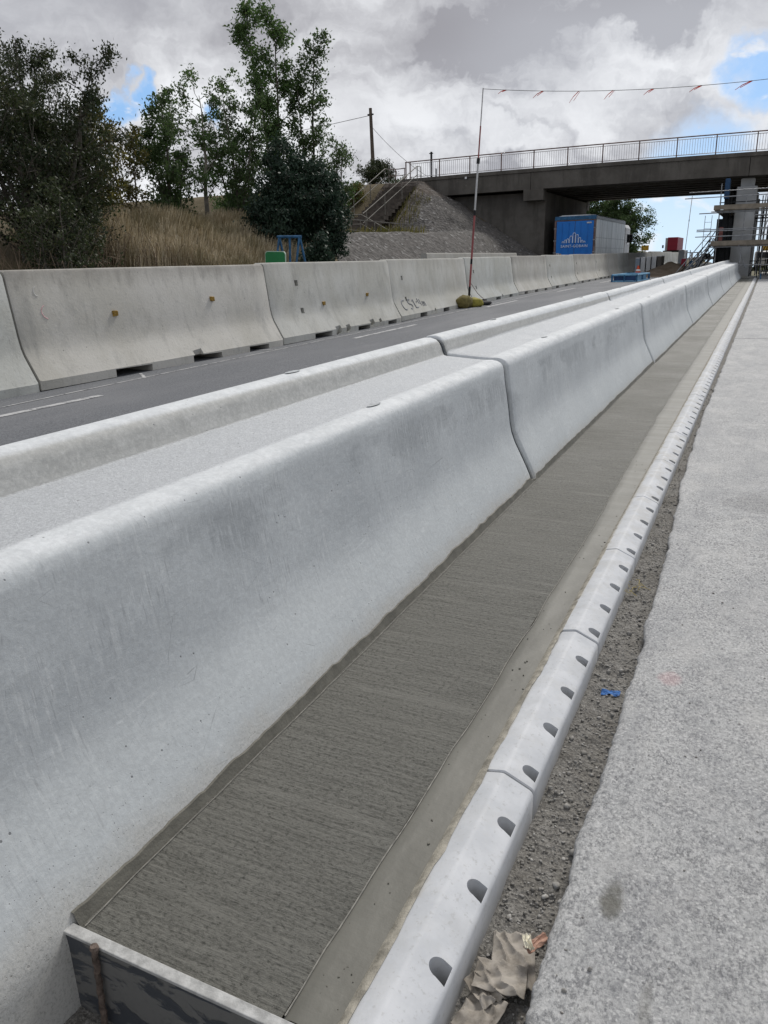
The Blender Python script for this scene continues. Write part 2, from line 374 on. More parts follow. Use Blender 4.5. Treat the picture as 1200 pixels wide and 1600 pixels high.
def m_milled():
    m, q = newmat('planed_asphalt'); p = q.pos
    big = q.noise(q.scale(p, (2.2, 1.0, 1)), 1.3, 6, 0.68, 0.6); mid = q.noise(p, 7, 7, 0.75); fine = q.noise(q.scale(p, (1.25, 0.8, 1)), 80, 8, 0.80)
    agg = q.n('ShaderNodeTexVoronoi', i_Vector=p); agg.inputs['Scale'].default_value = 170
    ac = q.n('ShaderNodeSeparateColor', i_0=agg.outputs['Color']).outputs[0]
    c = q.mix(q.ramp(fine, 0.36, 0.60), (0.165, 0.167, 0.172), (0.57, 0.57, 0.565))
    c = q.mix(q.math('MULTIPLY', q.ramp(mid, 0.40, 0.62), 0.45), c, (0.52, 0.525, 0.52))
    mott = q.noise(p, 30, 8, 0.80); c = q.mix(q.math('MULTIPLY', q.ramp(mott, 0.54, 0.64), 0.55), c, (0.19, 0.192, 0.197))
    soft = q.noise(q.scale(p, (1.3, .7, 1)), 3.2, 5, 0.65); c = q.mix(q.math('MULTIPLY', q.ramp(soft, 0.50, 0.64), 0.45), c, (0.56, 0.555, 0.54))
    c = q.mix(q.math('MULTIPLY', q.ramp(big, 0.42, 0.68), 0.5), c, (0.30, 0.305, 0.315))
    c = q.mix(q.math('MULTIPLY', q.ramp(ac, 0.82, 0.9), 0.35), c, (0.14, 0.145, 0.155))
    c = q.mix(q.math('MULTIPLY', q.ramp(ac, 0.10, 0.04), 0.6), c, (0.66, 0.66, 0.65))
    # oil / mud stain and a pink paint ghost, each with a shape of its own
    sp = q.n('ShaderNodeSeparateXYZ', i_0=p)
    def spot(x, y, rx, ry, hard=0.6):
        dx = q.math('DIVIDE', q.math('SUBTRACT', sp.outputs[0], x), rx); dy = q.math('DIVIDE', q.math('SUBTRACT', sp.outputs[1], y), ry)
        d = q.math('ADD', q.math('ADD', q.math('MULTIPLY', dx, dx), q.math('MULTIPLY', dy, dy)), q.math('MULTIPLY', q.math('SUBTRACT', mid, 0.5), 2.4))
        return q.ramp(d, 1.0, hard-0.6)
    c = q.mix(q.math('MULTIPLY', spot(-0.175, 1.60, 0.035, 0.085), 0.75), c, (0.13, 0.125, 0.10))
    c = q.mix(q.math('MULTIPLY', spot(-0.06, 1.33, 0.02, 0.08), 0.4), c, (0.16, 0.155, 0.13))
    c = q.mix(q.math('MULTIPLY', spot(-0.165, 2.75, 0.05, 0.07), 0.20), c, (0.75, 0.35, 0.36))
    c = q.mix(q.math('MULTIPLY', spot(0.12, 5.2, 0.25, 0.3), 0.30), c, (0.15, 0.15, 0.15))
    q.put(q.b.inputs['Base Color'], c); q.put(q.b.inputs['Roughness'], 0.85)
    crack = q.math('MULTIPLY', q.ramp(q.math('ABSOLUTE', q.math('SUBTRACT', q.math('ADD', sp.outputs[1], q.math('MULTIPLY', q.math('SUBTRACT', mid, .5), .12)), 15.6)), 0.05, 0.015), 0.7)
    c = q.mix(crack, c, (0.06, 0.06, 0.065)); q.put(q.b.inputs['Base Color'], c)
    h = q.math('ADD', q.math('MULTIPLY', fine, 1.0), q.math('ADD', q.math('MULTIPLY', mott, -0.5), q.math('MULTIPLY', mid, 0.6)))
    q.put(q.b.inputs['Normal'], bump(q, h, 0.8, 0.010)); return m
def m_road():
    m, q = newmat('old_asphalt'); p = q.pos
    big = q.noise(q.scale(p, (1.4, 0.35, 1)), 0.8, 5, 0.6); fine = q.noise(p, 60, 4, 0.8); mid = q.noise(q.scale(p, (2, 0.8, 1)), 3, 6, 0.7)
    c = q.mix(q.ramp(fine, 0.32, 0.68), (0.072, 0.077, 0.086), (0.185, 0.192, 0.205))
    c = q.mix(q.math('MULTIPLY', q.ramp(big, 0.4, 0.65), 0.5), c, (0.20, 0.203, 0.212))
    c = q.mix(q.math('MULTIPLY', q.ramp(mid, 0.60, 0.76), 0.35), c, (0.30, 0.30, 0.30))
    q.put(q.b.inputs['Base Color'], c); q.put(q.b.inputs['Roughness'], 0.8)
    q.put(q.b.inputs['Normal'], bump(q, fine, 0.6, 0.01)); return m
def m_slab():
    m, q = newmat('brushed_wet_concrete'); p = q.pos
    wob = q.vmath('ADD', p, q.vmath('SCALE', q.noise(p, 2.2, 2, 0.5, col=True), 0.012))
    l1 = q.noise(q.scale(wob, (4.5, 80, 1)), 1, 6, 0.72); l2 = q.noise(q.scale(wob, (20, 260, 1)), 1, 3, 0.7)
    tear = q.noise(q.scale(p, (60, 90, 1)), 1, 5, 0.8); big = q.noise(p, 1.2, 4, 0.6); band = q.noise(q.scale(p, (0.3, 1.7, 1)), 1, 4, 0.6)
    h = q.math('ADD', q.math('MULTIPLY', l1, 0.9), q.math('ADD', q.math('MULTIPLY', l2, 0.3), q.math('MULTIPLY', tear, 1.0)))
    c = q.mix(q.ramp(h, 0.90, 1.30), (0.098, 0.096, 0.084), (0.19, 0.187, 0.166))
    c = q.mix(q.math('MULTIPLY', q.ramp(band, 0.42, 0.62), 0.3), c, (0.16, 0.157, 0.138))
    c = q.mix(q.math('MULTIPLY', q.ramp(tear, 0.46, 0.36), 0.75), c, (0.045, 0.044, 0.038))
    ov = q.noise(q.scale(p, (0.8, 14, 1)), 1, 4, 0.55); c = q.mix(q.math('MULTIPLY', q.ramp(ov, 0.55, 0.68), 0.45), c, (0.215, 0.211, 0.188))
    # drier, paler concrete further along
    sp = q.n('ShaderNodeSeparateXYZ', i_0=p)
    dry = q.ramp(q.math('ADD', sp.outputs[1], q.math('MULTIPLY', band, 3.0)), 5.5, 12)
    c = q.mix(q.math('MULTIPLY', dry, 0.05), c, (0.235, 0.24, 0.225))
    q.put(q.b.inputs['Base Color'], c); q.put(q.b.inputs['Roughness'], q.ramp(big, 0.3, 0.7, 0.5, 0.68))
    q.put(q.b.inputs['Normal'], bump(q, h, 0.9, 0.009)); return m
def m_trowel():
    m, q = newmat('trowelled_concrete'); p = q.pos
    n = q.noise(q.scale(p, (6, 1.5, 1)), 1.5, 5, 0.6); b = q.noise(q.scale(p, (1, 9, 1)), 1.0, 4, 0.6)
    sp = q.n('ShaderNodeSeparateXYZ', i_0=p)
    c = q.mix(q.ramp(n, 0.3, 0.7), (0.122, 0.119, 0.103), (0.162, 0.158, 0.138))
    c = q.mix(q.math('MULTIPLY', q.ramp(sp.outputs[1], 2.2, 6.0), 0.55), c, q.mix(q.ramp(b, 0.4, 0.6), (0.20, 0.197, 0.174), (0.26, 0.257, 0.235)))
    q.put(q.b.inputs['Base Color'], c); q.put(q.b.inputs['Roughness'], 0.5)
    q.put(q.b.inputs['Normal'], bump(q, q.math('ADD', q.noise(p, 40, 4, 0.6), q.math('MULTIPLY', b, 2)), 0.3, 0.004)); return m
def m_kerb():
    m, q = newmat('moulded_kerb_concrete'); p = q.pos; r = objrand(q)
    sp = q.n('ShaderNodeSeparateXYZ', i_0=p)
    n = q.noise(p, 8, 5, 0.65); fine = q.noise(p, 60, 4, 0.7)
    c = q.mix(q.ramp(n, 0.3, 0.7), (0.46, 0.475, 0.495), (0.56, 0.572, 0.59))
    c = q.mix(q.math('MULTIPLY', q.ramp(fine, 0.57, 0.67), 0.45), c, (0.33, 0.33, 0.32))
    # mortar splashed over the slab-side edge; heavier further along
    edge = q.ramp(q.math('ADD', sp.outputs[0], q.math('MULTIPLY', q.noise(p, 14, 5, 0.7), 0.05)), -0.575, -0.592)
    c = q.mix(q.math('MULTIPLY', edge, 0.7), c, (0.42, 0.40, 0.35))
    far = q.ramp(sp.outputs[1], 2.0, 6.5, 0.25, 1.0)
    sm = q.ramp(q.noise(p, 9, 6, 0.7), 0.47, 0.60)
    c = q.mix(q.math('MULTIPLY', q.math('MULTIPLY', sm, far), 0.55), c, (0.40, 0.39, 0.36))
    dirt = q.math('MULTIPLY', q.ramp(sp.outputs[2], -0.03, -0.12), 0.6)
    c = q.mix(dirt, c, (0.33, 0.32, 0.30))
    q.put(q.b.inputs['Base Color'], c); q.put(q.b.inputs['Roughness'], 0.6)
    q.put(q.b.inputs['Normal'], bump(q, q.math('ADD', n, q.math('MULTIPLY', fine, 0.3)), 0.2, 0.004)); return m
def m_gravel():
    m, q = newmat('gritty_subbase'); p = q.pos
    vo = q.n('ShaderNodeTexVoronoi', i_Vector=p); vo.inputs['Scale'].default_value = 70
    ac = q.n('ShaderNodeSeparateColor', i_0=vo.outputs['Color']).outputs[0]; n = q.noise(p, 5, 6, 0.7); f = q.noise(p, 120, 4, 0.8)
    c = q.mix(q.ramp(f, 0.3, 0.7), (0.105, 0.10, 0.092), (0.33, 0.318, 0.295))
    c = q.mix(q.math('MULTIPLY', q.ramp(ac, 0.75, 0.95), 0.6), c, (0.33, 0.32, 0.30))
    c = q.mix(q.math('MULTIPLY', q.ramp(n, 0.45, 0.65), 0.5), c, (0.165, 0.153, 0.133))
    q.put(q.b.inputs['Base Color'], c); q.put(q.b.inputs['Roughness'], 0.9)
    q.put(q.b.inputs['Normal'], bump(q, q.math('ADD', f, vo.outputs['Distance']), 0.9, 0.01)); return m
def m_stone():
    m, q = newmat('loose_stone'); ri = q.n('ShaderNodeNewGeometry').outputs['Random Per Island']
    c = q.mix(ri, (0.14, 0.132, 0.122), (0.46, 0.45, 0.43)); c = q.mix(q.ramp(q.noise(q.pos, 90, 3), 0.3, 0.7), c, (0.22, 0.21, 0.19))
    q.put(q.b.inputs['Base Color'], c); q.put(q.b.inputs['Roughness'], 0.85); return m
def m_revet():
    m, q = newmat('slope_stones'); p = q.pos
    vo = q.n('ShaderNodeTexVoronoi', i_Vector=p); vo.inputs['Scale'].default_value = 8
    ac = q.n('ShaderNodeSeparateColor', i_0=vo.outputs['Color']).outputs[0]; n = q.noise(p, 0.5, 5, 0.7)
    c = q.mix(ac, (0.052, 0.048, 0.045), (0.135, 0.128, 0.12)); c = q.mix(q.math('MULTIPLY', q.ramp(ac, 0.93, 0.98), 0.7), c, (0.27, 0.265, 0.26))
    sp = q.n('ShaderNodeSeparateXYZ', i_0=p)
    brown = q.math('MULTIPLY', q.ramp(q.math('ADD', sp.outputs[0], q.math('MULTIPLY', n, 4.0)), -17.0, -18.5), q.ramp(sp.outputs[2], 2.2, 3.2))
    c = q.mix(q.math('MULTIPLY', brown, 0.85), c, q.mix(q.ramp(q.noise(p, 3, 5, .7), .4, .6), (0.06, 0.045, 0.035), (0.14, 0.115, 0.095)))
    c = q.mix(q.math('MULTIPLY', q.ramp(n, 0.5, 0.64), 0.35), c, (0.10, 0.09, 0.085))
    q.put(q.b.inputs['Base Color'], c); q.put(q.b.inputs['Roughness'], 0.95)
    q.put(q.b.inputs['Normal'], bump(q, vo.outputs['Distance'], 0.7, 0.06)); return m
def m_earth(name, a, b, sc=0.6):
    m, q = newmat(name); p = q.pos; n = q.noise(p, sc, 7, 0.7); f = q.noise(p, 12, 5, 0.7)
    c = q.mix(q.ramp(n, 0.35, 0.65), a, b); c = q.mix(q.math('MULTIPLY', q.ramp(f, 0.45, 0.7), 0.4), c, tuple(x*0.5 for x in a))
    q.put(q.b.inputs['Base Color'], c); q.put(q.b.inputs['Roughness'], 0.95); q.put(q.b.inputs['Normal'], bump(q, f, 0.8, 0.06)); return m
def m_leaf(name, a, b, c3, trans=0.5):
    m, q = newmat(name); ri = q.n('ShaderNodeNewGeometry').outputs['Random Per Island']
    n = q.noise(q.pos, 0.9, 3, 0.6)
    c = q.mix(q.ramp(n, 0.35, 0.65), a, b); c = q.mix(q.ramp(ri, 0.72, 1.0), c, c3)
    q.put(q.b.inputs['Base Color'], c); q.put(q.b.inputs['Roughness'], 0.55)
    tr = q.n('ShaderNodeBsdfTranslucent', i_0=c); mx = q.n('ShaderNodeMixShader'); mx.inputs[0].default_value = trans
    q.t.links.new(q.b.outputs[0], mx.inputs[1]); q.t.links.new(tr.outputs[0], mx.inputs[2]); q.t.links.new(mx.outputs[0], q.out.inputs[0]); return m
def m_grass():
    m, q = newmat('dry_grass'); ri = q.n('ShaderNodeNewGeometry').outputs['Random Per Island']
    n = q.noise(q.pos, 0.55, 5, 0.65)
    c = q.mix(ri, (0.32, 0.265, 0.17), (0.66, 0.58, 0.43)); c = q.mix(q.math('MULTIPLY', q.ramp(n, 0.46, 0.62), 0.65), c, (0.13, 0.115, 0.05))
    q.put(q.b.inputs['Base Color'], c); q.put(q.b.inputs['Roughness'], 0.8); return m
def m_form():
    m, q = newmat('mortar_smeared_board'); p = q.pos; n = q.noise(q.scale(p, (1, 1, 2.6)), 5.5, 6, 0.62, 0.5); f = q.noise(p, 60, 4, 0.7)
    c = q.mix(q.ramp(n, 0.49, 0.53), (0.060, 0.067, 0.078), (0.155, 0.155, 0.15)); c = q.mix(q.math('MULTIPLY', q.ramp(f, 0.5, 0.7), 0.3), c, (0.10, 0.10, 0.10))
    q.put(q.b.inputs['Base Color'], c); q.put(q.b.inputs['Roughness'], q.ramp(n, 0.49, 0.53, 0.35, 0.8)); q.put(q.b.inputs['Normal'], bump(q, q.ramp(n, 0.48, 0.54), 0.6, 0.003)); return m
def m_curtain():
    m, q = newmat('silver_panel'); p = q.pos; n = q.noise(q.scale(p, (1, 3.0, 0.15)), 1.5, 5, 0.6); d = q.noise(q.scale(p, (1, 6, 1.2)), 1.5, 6, 0.7)
    sp = q.n('ShaderNodeSeparateXYZ', i_0=p)
    c = q.mix(q.ramp(n, 0.35, 0.65), (0.42, 0.43, 0.43), (0.72, 0.73, 0.72)); c = q.mix(q.math('MULTIPLY', q.math('MULTIPLY', q.ramp(d, 0.4, 0.65), q.ramp(sp.outputs[2], 3.0, 1.6)), 0.65), c, (0.20, 0.19, 0.18))
    q.put(q.b.inputs['Base Color'], c); q.put(q.b.inputs['Metallic'], 0.3); q.put(q.b.inputs['Roughness'], 0.4); return m
def m_bark(name='bark', col=(0.10, 0.09, 0.075)):
    return simple(name, col, 0.9, var=0.35, scale=4, bumps=0.5)
MT = dict(new=m_new_concrete(), old=m_old_concrete(), bridge=m_bridge(), milled=m_milled(), road=m_road(), slab=m_slab(), trowel=m_trowel(),
    kerb=m_kerb(), gravel=m_gravel(), stone=m_stone(), revet=m_revet(), form=m_form(), grass=m_grass(), curtain=m_curtain(),
    bank=m_earth('dry_bank_soil', (0.10, 0.08, 0.045), (0.15, 0.12, 0.07)), land=m_earth('field_earth', (0.10, 0.10, 0.055), (0.19, 0.16, 0.10), 0.03),
    soil=m_earth('dug_soil', (0.10, 0.075, 0.05), (0.17, 0.135, 0.10), 1.5), mortar=simple('wet_mortar', (0.13, 0.125, 0.105), 0.6, var=0.2, scale=14, bumps=0.5),
    bark=m_bark(), palebark=m_bark('pale_bark', (0.22, 0.20, 0.17)),
    galv=simple('galvanised_steel', (0.30, 0.31, 0.32), 0.5, 0.6, 0.25, 8), rust=simple('rusty_rail_steel', (0.18, 0.125, 0.115), 0.7, 0.2, 0.35, 5),
    rail=simple('painted_rail_steel', (0.55, 0.54, 0.54), 0.6, 0.2, 0.3, 3), railgrey=simple('dull_handrail_steel', (0.17, 0.16, 0.14), 0.7, 0.2, 0.25, 3),
    dark=simple('dark_steel', (0.025, 0.027, 0.03), 0.6, 0.2), blue=simple('blue_painted_steel', (0.03, 0.11, 0.22), 0.5, 0.0, 0.3, 6), bluepale=simple('faded_blue_steel', (0.16, 0.35, 0.52), 0.5, 0.0, 0.25, 5),
    trailerblue=simple('blue_door_paint', (0.008, 0.17, 0.58), 0.35, 0.0, 0.08, 1.2, 0, 0.5), white=simple('white_paint', (0.78, 0.79, 0.80), 0.5, 0, 0.05, 3, 0), print_=simple('white_lettering', (0.62, 0.72, 0.85), 0.5, 0, 0.03, 3, 0),
    red=simple('deep_red_paint', (0.22, 0.015, 0.03), 0.5, 0, 0.1, 2), orange=simple('orange_plastic', (0.62, 0.09, 0.03), 0.5, 0, 0.1, 3), yellow=simple('yellow_board', (0.55, 0.33, 0.04), 0.6, 0, 0.15, 3),
    tab=simple('amber_reflector', (0.28, 0.17, 0.03), 0.4, 0, 0.4, 40), green=simple('green_sign_face', (0.005, 0.17, 0.045), 0.35, 0, 0.08, 3, 0, 0.5), signback=simple('pale_sign_edge', (0.50, 0.62, 0.52), 0.5, 0, 0.05, 3, 0),
    black=simple('black_rubber', (0.018, 0.018, 0.02), 0.8), pit=simple('recess_shadow_liner', (0.05, 0.045, 0.035), 0.95, 0, 0.3, 20),
    line=None, sack=None, bag=simple('olive_sandbag', (0.15, 0.125, 0.045), 0.9, 0, 0.3, 12, 0.5), bagyellow=simple('yellow_sandbag', (0.27, 0.24, 0.05), 0.85, 0, 0.25, 14, 0.5),
    polered=simple('red_pole_band', (0.30, 0.09, 0.09), 0.5, 0, 0.2, 5), polewhite=simple('white_pole_band', (0.55, 0.55, 0.55), 0.5, 0, 0.15, 5), flag=simple('red_bunting_tape', (0.62, 0.06, 0.03), 0.6, 0, 0.2, 8),
    wire=simple('dark_wire', (0.05, 0.05, 0.05), 0.7), board=simple('scaffold_board_timber', (0.22, 0.19, 0.15), 0.85, 0, 0.25, 2.5), pier=simple('pale_pier_concrete', (0.42, 0.43, 0.43), 0.85, 0, 0.2, 0.9, 0.3),
    step=simple('timber_step', (0.085, 0.072, 0.06), 0.9, 0, 0.3, 3), brown=simple('brown_pole_wood', (0.10, 0.08, 0.065), 0.9, 0, 0.25, 4), rebar=simple('rusty_bar', (0.16, 0.125, 0.105), 0.85, 0.2, 0.45, 60, 0.8),
    formtop=simple('pale_board_edge', (0.40, 0.40, 0.39), 0.7, 0, 0.25, 30, 0.3), straw=simple('straw', (0.45, 0.36, 0.13), 0.8), bluepaint=simple('blue_spray_paint', (0.035, 0.13, 0.36), 0.7, 0, 0.4, 60, 0.4),
    ink=simple('grey_marker_paint', (0.27, 0.28, 0.30), 0.8, 0, 0.3, 8, 0), pink=simple('pink_chalk', (0.62, 0.36, 0.38), 0.85, 0, 0.2, 10, 0), glass=simple('dark_windscreen', (0.02, 0.025, 0.03), 0.1, 0, 0.1, 2, 0, 0.6))
def m_line():
    m, q = newmat('worn_road_paint'); w = q.noise(q.pos, 9, 6, 0.8)
    q.put(q.b.inputs['Base Color'], q.mix(q.ramp(w, 0.36, 0.56), (0.14, 0.145, 0.155), (0.46, 0.46, 0.46))); q.put(q.b.inputs['Roughness'], 0.8); return m
def m_sack():
    m, q = newmat('muddy_paper'); w = q.noise(q.pos, 14, 6, 0.7); f = q.noise(q.pos, 90, 4, 0.7)
    c = q.mix(q.ramp(w, 0.35, 0.65), (0.20, 0.178, 0.15), (0.36, 0.33, 0.29)); c = q.mix(q.math('MULTIPLY', q.ramp(f, 0.6, 0.72), 0.4), c, (0.09, 0.075, 0.06))
    q.put(q.b.inputs['Base Color'], c); q.put(q.b.inputs['Roughness'], 0.85); return m
MT['line'] = m_line(); MT['sack'] = m_sack()

# ------------------------------------------------------------------ ground, roads
def radial_drop(X, Yg):
    r = np.sqrt(X**2+Yg**2); return -1.95-0.016*np.maximum(0, r-75)
xs = np.concatenate([-np.geomspace(3000, 20, 26), np.linspace(-18, 18, 10), np.geomspace(20, 3000, 26)])
ys = np.concatenate([-np.geomspace(3000, 20, 20), np.linspace(-15, 60, 12), np.geomspace(70, 3500, 34)])
struct(grid('ground', xs, ys, radial_drop, MT['land']))
# left carriageway
ysr = np.concatenate([np.linspace(-12, 62, 75), np.linspace(64, 140, 20)])
struct(grid('left_carriageway', np.array([-13.2, -11, -9, -7.9, -6, -4.2, -2.48]), ysr, lambda X, Yg: -1.25+riseA(Yg), MT['road']))
# right carriageway: fine displaced sheet near the camera with a ragged broken edge
def edge_x(Yg):
    e = np.interp(Yg, [-2, 1.2, 1.9, 2.1, 3.1, 4.1, 5.1, 5.4, 7.8, 14.9, 29, 60], [-0.29, -0.292, -0.302, -0.285, -0.30, -0.325, -0.352, -0.380, -0.412, -0.405, -0.38, -0.38])
    return e+(fbm(Yg*5, Yg*0+3.3, 4, 5)-0.5)*0.040+(fbm(Yg*40, Yg*0+1.3, 3, 9)-0.5)*0.010
def milled_z(X, Yg):
    d = np.clip((X-edge_x(Yg))/0.035, 0, 1)
    h = (fbm(X*38, Yg*30, 4, 3, 0.6)-0.5)*0.011*np.clip(1.2-Yg/12, 0.15, 1)+(fbm(X*4, Yg*4, 3, 8)-0.5)*0.012
    return -1.518+riseA(Yg)+h-(1-np.sqrt(1-(1-d)**2))*0.018
ny = np.concatenate([np.arange(0.7, 5, 0.011), np.arange(5, 12, 0.035), np.arange(12, 62, 0.25)])
cols = np.concatenate([np.linspace(0, 0.03, 5), np.linspace(0.042, 0.62, 50), np.linspace(0.7, 1.3, 8), np.linspace(1.6, 12.4, 8)])
YY, CC = np.meshgrid(ny, cols, indexing='ij')
XX = edge_x(YY)*(np.exp(-CC/0.5)) + (-0.3)*(1-np.exp(-CC/0.5)) + CC
ZZ = milled_z(XX, YY)
# drop the edge down as a broken face
EX = edge_x(ny); lower = np.stack([EX+0.012+(fbm(ny*60, ny*0+7, 2, 31)-0.5)*0.02, ny, -1.56+riseA(ny)], -1); low2 = np.stack([EX+(fbm(ny*40, ny*0+2, 3, 41)-0.5)*0.03, ny, -1.66+riseA(ny)], -1)
V = np.concatenate([low2[:, None], lower[:, None], np.stack([XX, YY, ZZ], -1)], 1); nc = V.shape[1]
i, j = np.meshgrid(np.arange(nc-1), np.arange(len(ny)-1)); a = (j*nc+i).ravel()
struct(array_obj('right_carriageway', V.reshape(-1, 3), np.stack([a, a+1, a+nc+1, a+nc], 1), MT['milled'], smooth=True))
# gritty trench between kerb and planed asphalt
def trench_z(X, Yg):
    base = np.interp(Yg, [0, 1.3, 3, 6, 12, 60], [-1.635, -1.63, -1.60, -1.575, -1.555, -1.55])
    return base+riseA(Yg)+(fbm(X*30, Yg*30, 4, 12, 0.6)-0.5)*0.03+(fbm(X*7, Yg*5, 3, 15)-0.5)*0.03
ny2 = np.concatenate([np.arange(0.9, 5, 0.012), np.arange(5, 14, 0.05), np.arange(14, 62, 0.4)])
struct(grid('gravel_trench', np.linspace(-0.47, -0.24, 20), ny2, trench_z, MT['gravel']))
# excavated pit in front of the formwork
struct(grid('excavated_pit', np.linspace(-1.6, -0.2, 90), np.linspace(-0.6, 1.02, 100), lambda X, Yg: -1.735+(fbm(X*16, Yg*16, 4, 22, 0.6)-0.5)*0.05, MT['gravel']))
# loose stones as one mass
def stones(name, pts, sizes, m, label, origin=(0, 0, 0)):
    base = np.array([(0, 0, 1), (1, 0, 0), (0, 1, 0), (-1, 0, 0), (0, -1, 0), (0, 0, -1)], float)
    tri = np.array([(0, 1, 2), (0, 2, 3), (0, 3, 4), (0, 4, 1), (5, 2, 1), (5, 3, 2), (5, 4, 3), (5, 1, 4)])
    # one subdivision for rounder pebbles
    vs = list(map(tuple, base)); fs = []; cache = {}
    def mid(a, b):
        k = (min(a, b), max(a, b))
        if k not in cache:
            v = np.array(vs[a])+np.array(vs[b]); v /= np.linalg.norm(v); cache[k] = len(vs); vs.append(tuple(v))
        return cache[k]
    for a, b, c in tri:
        ab, bc, ca = mid(a, b), mid(b, c), mid(c, a); fs += [(a, ab, ca), (ab, b, bc), (ca, bc, c), (ab, bc, ca)]
    vs = np.array(vs); fs = np.array(fs); n = len(pts); V = np.repeat(vs[None], n, 0)
    V = V*(1+rng.uniform(-0.28, 0.28, (n, len(vs), 1)))*rng.uniform(0.6, 1.3, (n, 1, 3))
    a = rng.uniform(0, 6.28, n); c, s_ = np.cos(a)[:, None], np.sin(a)[:, None]
    X = V[..., 0]*c-V[..., 1]*s_; Yv = V[..., 0]*s_+V[..., 1]*c; V = np.stack([X, Yv, V[..., 2]*0.7], -1)*np.asarray(sizes)[:, None, None]+np.asarray(pts)[:, None]
    Fq = (fs[None]+(np.arange(n)*len(vs))[:, None, None]).reshape(-1, 3)
    o = array_obj(name, V.reshape(-1, 3), Fq, m, origin); tag(o, label, 'gravel', kind='stuff'); return o
n = 4200; yy = 0.95+(rng.random(n)**1.6)*9; xx = rng.uniform(-0.45, -0.29, n)-0.02*(yy > 5)-0.05*(yy > 6)*rng.random(n)
sz = rng.uniform(0.0018, 0.0055, n)*np.where(rng.random(n) < 0.05, 2.2, 1)
stones('loose_gravel', np.stack([xx, yy, trench_z(xx, yy)+sz*0.3], -1), sz, MT['stone'], 'loose grey chippings lying in the trench beside the drain kerb')
n = 420; xx = rng.uniform(-1.42, -0.5, n); yy = rng.uniform(0.3, 0.95, n); sz = rng.uniform(0.003, 0.011, n)
stones('loose_gravel', np.stack([xx, yy, -1.735+(fbm(xx*16, yy*16, 4, 22, 0.6)-0.5)*0.05+sz*0.4], -1), sz, MT['stone'], 'small stones on the pit floor in front of the formwork board')
n = 260; xx = rng.uniform(-0.26, 0.4, n); yy = 1+rng.random(n)*5; sz = rng.uniform(0.0012, 0.0035, n); sz[:10] *= 2
stones('loose_chippings', np.stack([xx, yy, milled_z(xx, yy)+sz*0.4], -1), sz, MT['stone'], 'scattered chippings on the planed asphalt surface')
for k, (x, y, s_) in enumerate([(-0.185, 1.375, 0.008), (-0.225, 1.30, 0.007)]):
    o = stones('pebble', np.array([[x, y, milled_z(np.array([x]), np.array([y]))[0]+0.004]]), np.array([s_]), MT['stone'], '')
    del o['kind']; tag(o, ['pale flat pebble on the planed asphalt to the right of the paper sack', 'dark pebble on the planed asphalt edge nearest the paper sack'][k], 'pebble')

# concrete strip between barrier and kerb
ysl = np.concatenate([np.arange(0.99, 8, 0.02), np.arange(8, 50.3, 0.2)])
def slab_z(X, Yg): return -1.512+riseA(Yg)+(fbm(X*1.5, Yg*55, 3, 50)-0.5)*0.0035*(Yg < 8)+(fbm(X*3, Yg*2, 3, 51)-0.5)*0.006
struct(grid('concrete_slab', np.linspace(-1.40, -0.752, 16), ysl, slab_z, MT['slab']))
def strip_edge(Yg): return -0.752+(fbm(Yg*3, Yg*0, 3, 61)-0.5)*0.016-np.interp(Yg, [0, 4, 8, 20], [0, 0, 0.06, 0.09])
t = np.linspace(0, 1, 8); YS, T = np.meshgrid(ysl, t, indexing='ij'); XS = strip_edge(YS)*(1-T)+(-0.612)*T
ZS = -1.5065+riseA(YS)+(fbm(XS*9, YS*5, 3, 66)-0.5)*0.005-0.006*(T < 0.05)
nc = len(t); i, j = np.meshgrid(np.arange(nc-1), np.arange(len(ysl)-1)); a = (j*nc+i).ravel()
struct(array_obj('trowelled_strip', np.stack([XS, YS, ZS], -1).reshape(-1, 3), np.stack([a, a+1, a+nc+1, a+nc], 1), MT['trowel'], smooth=True))
# crumbs of mortar
n = 70; xx = rng.uniform(-0.74, -0.62, n); yy = 1+rng.random(n)**1.4*5; sz = rng.uniform(0.0012, 0.004, n)
o = stones('mortar_crumbs', np.stack([xx, yy, slab_z(xx, yy)+0.006], -1), sz, MT['mortar'], 'crumbs of mortar on the trowelled strip'); o['category'] = 'mortar'
# pale thin trowel lines: a raised arris along each side of the brushed surface
def arris(name, xf, r, m, y0=0.995, y1=30):
    mb = MB(); ysq = list(np.concatenate([np.arange(y0, 8, 0.06), np.arange(8, y1, 0.5)]))
    pts = [(float(xf(np.array([y]))[0]), float(y), float(-1.5105+rise(y)+0.002)) for y in ysq]; mb.path(pts, r, 5); return mb.build(name, m, smooth=60)
arr = simple('pale_laitance', (0.25, 0.24, 0.215), 0.7, 0, 0.3, 40)
struct(arris('trowel_arris', lambda y: strip_edge(y)+0.0015, 0.0018, arr)); struct(arris('trowel_arris', lambda y: -1.316+(fbm(y*5, y*0, 3, 71)-0.5)*0.012, 0.0013, arr))

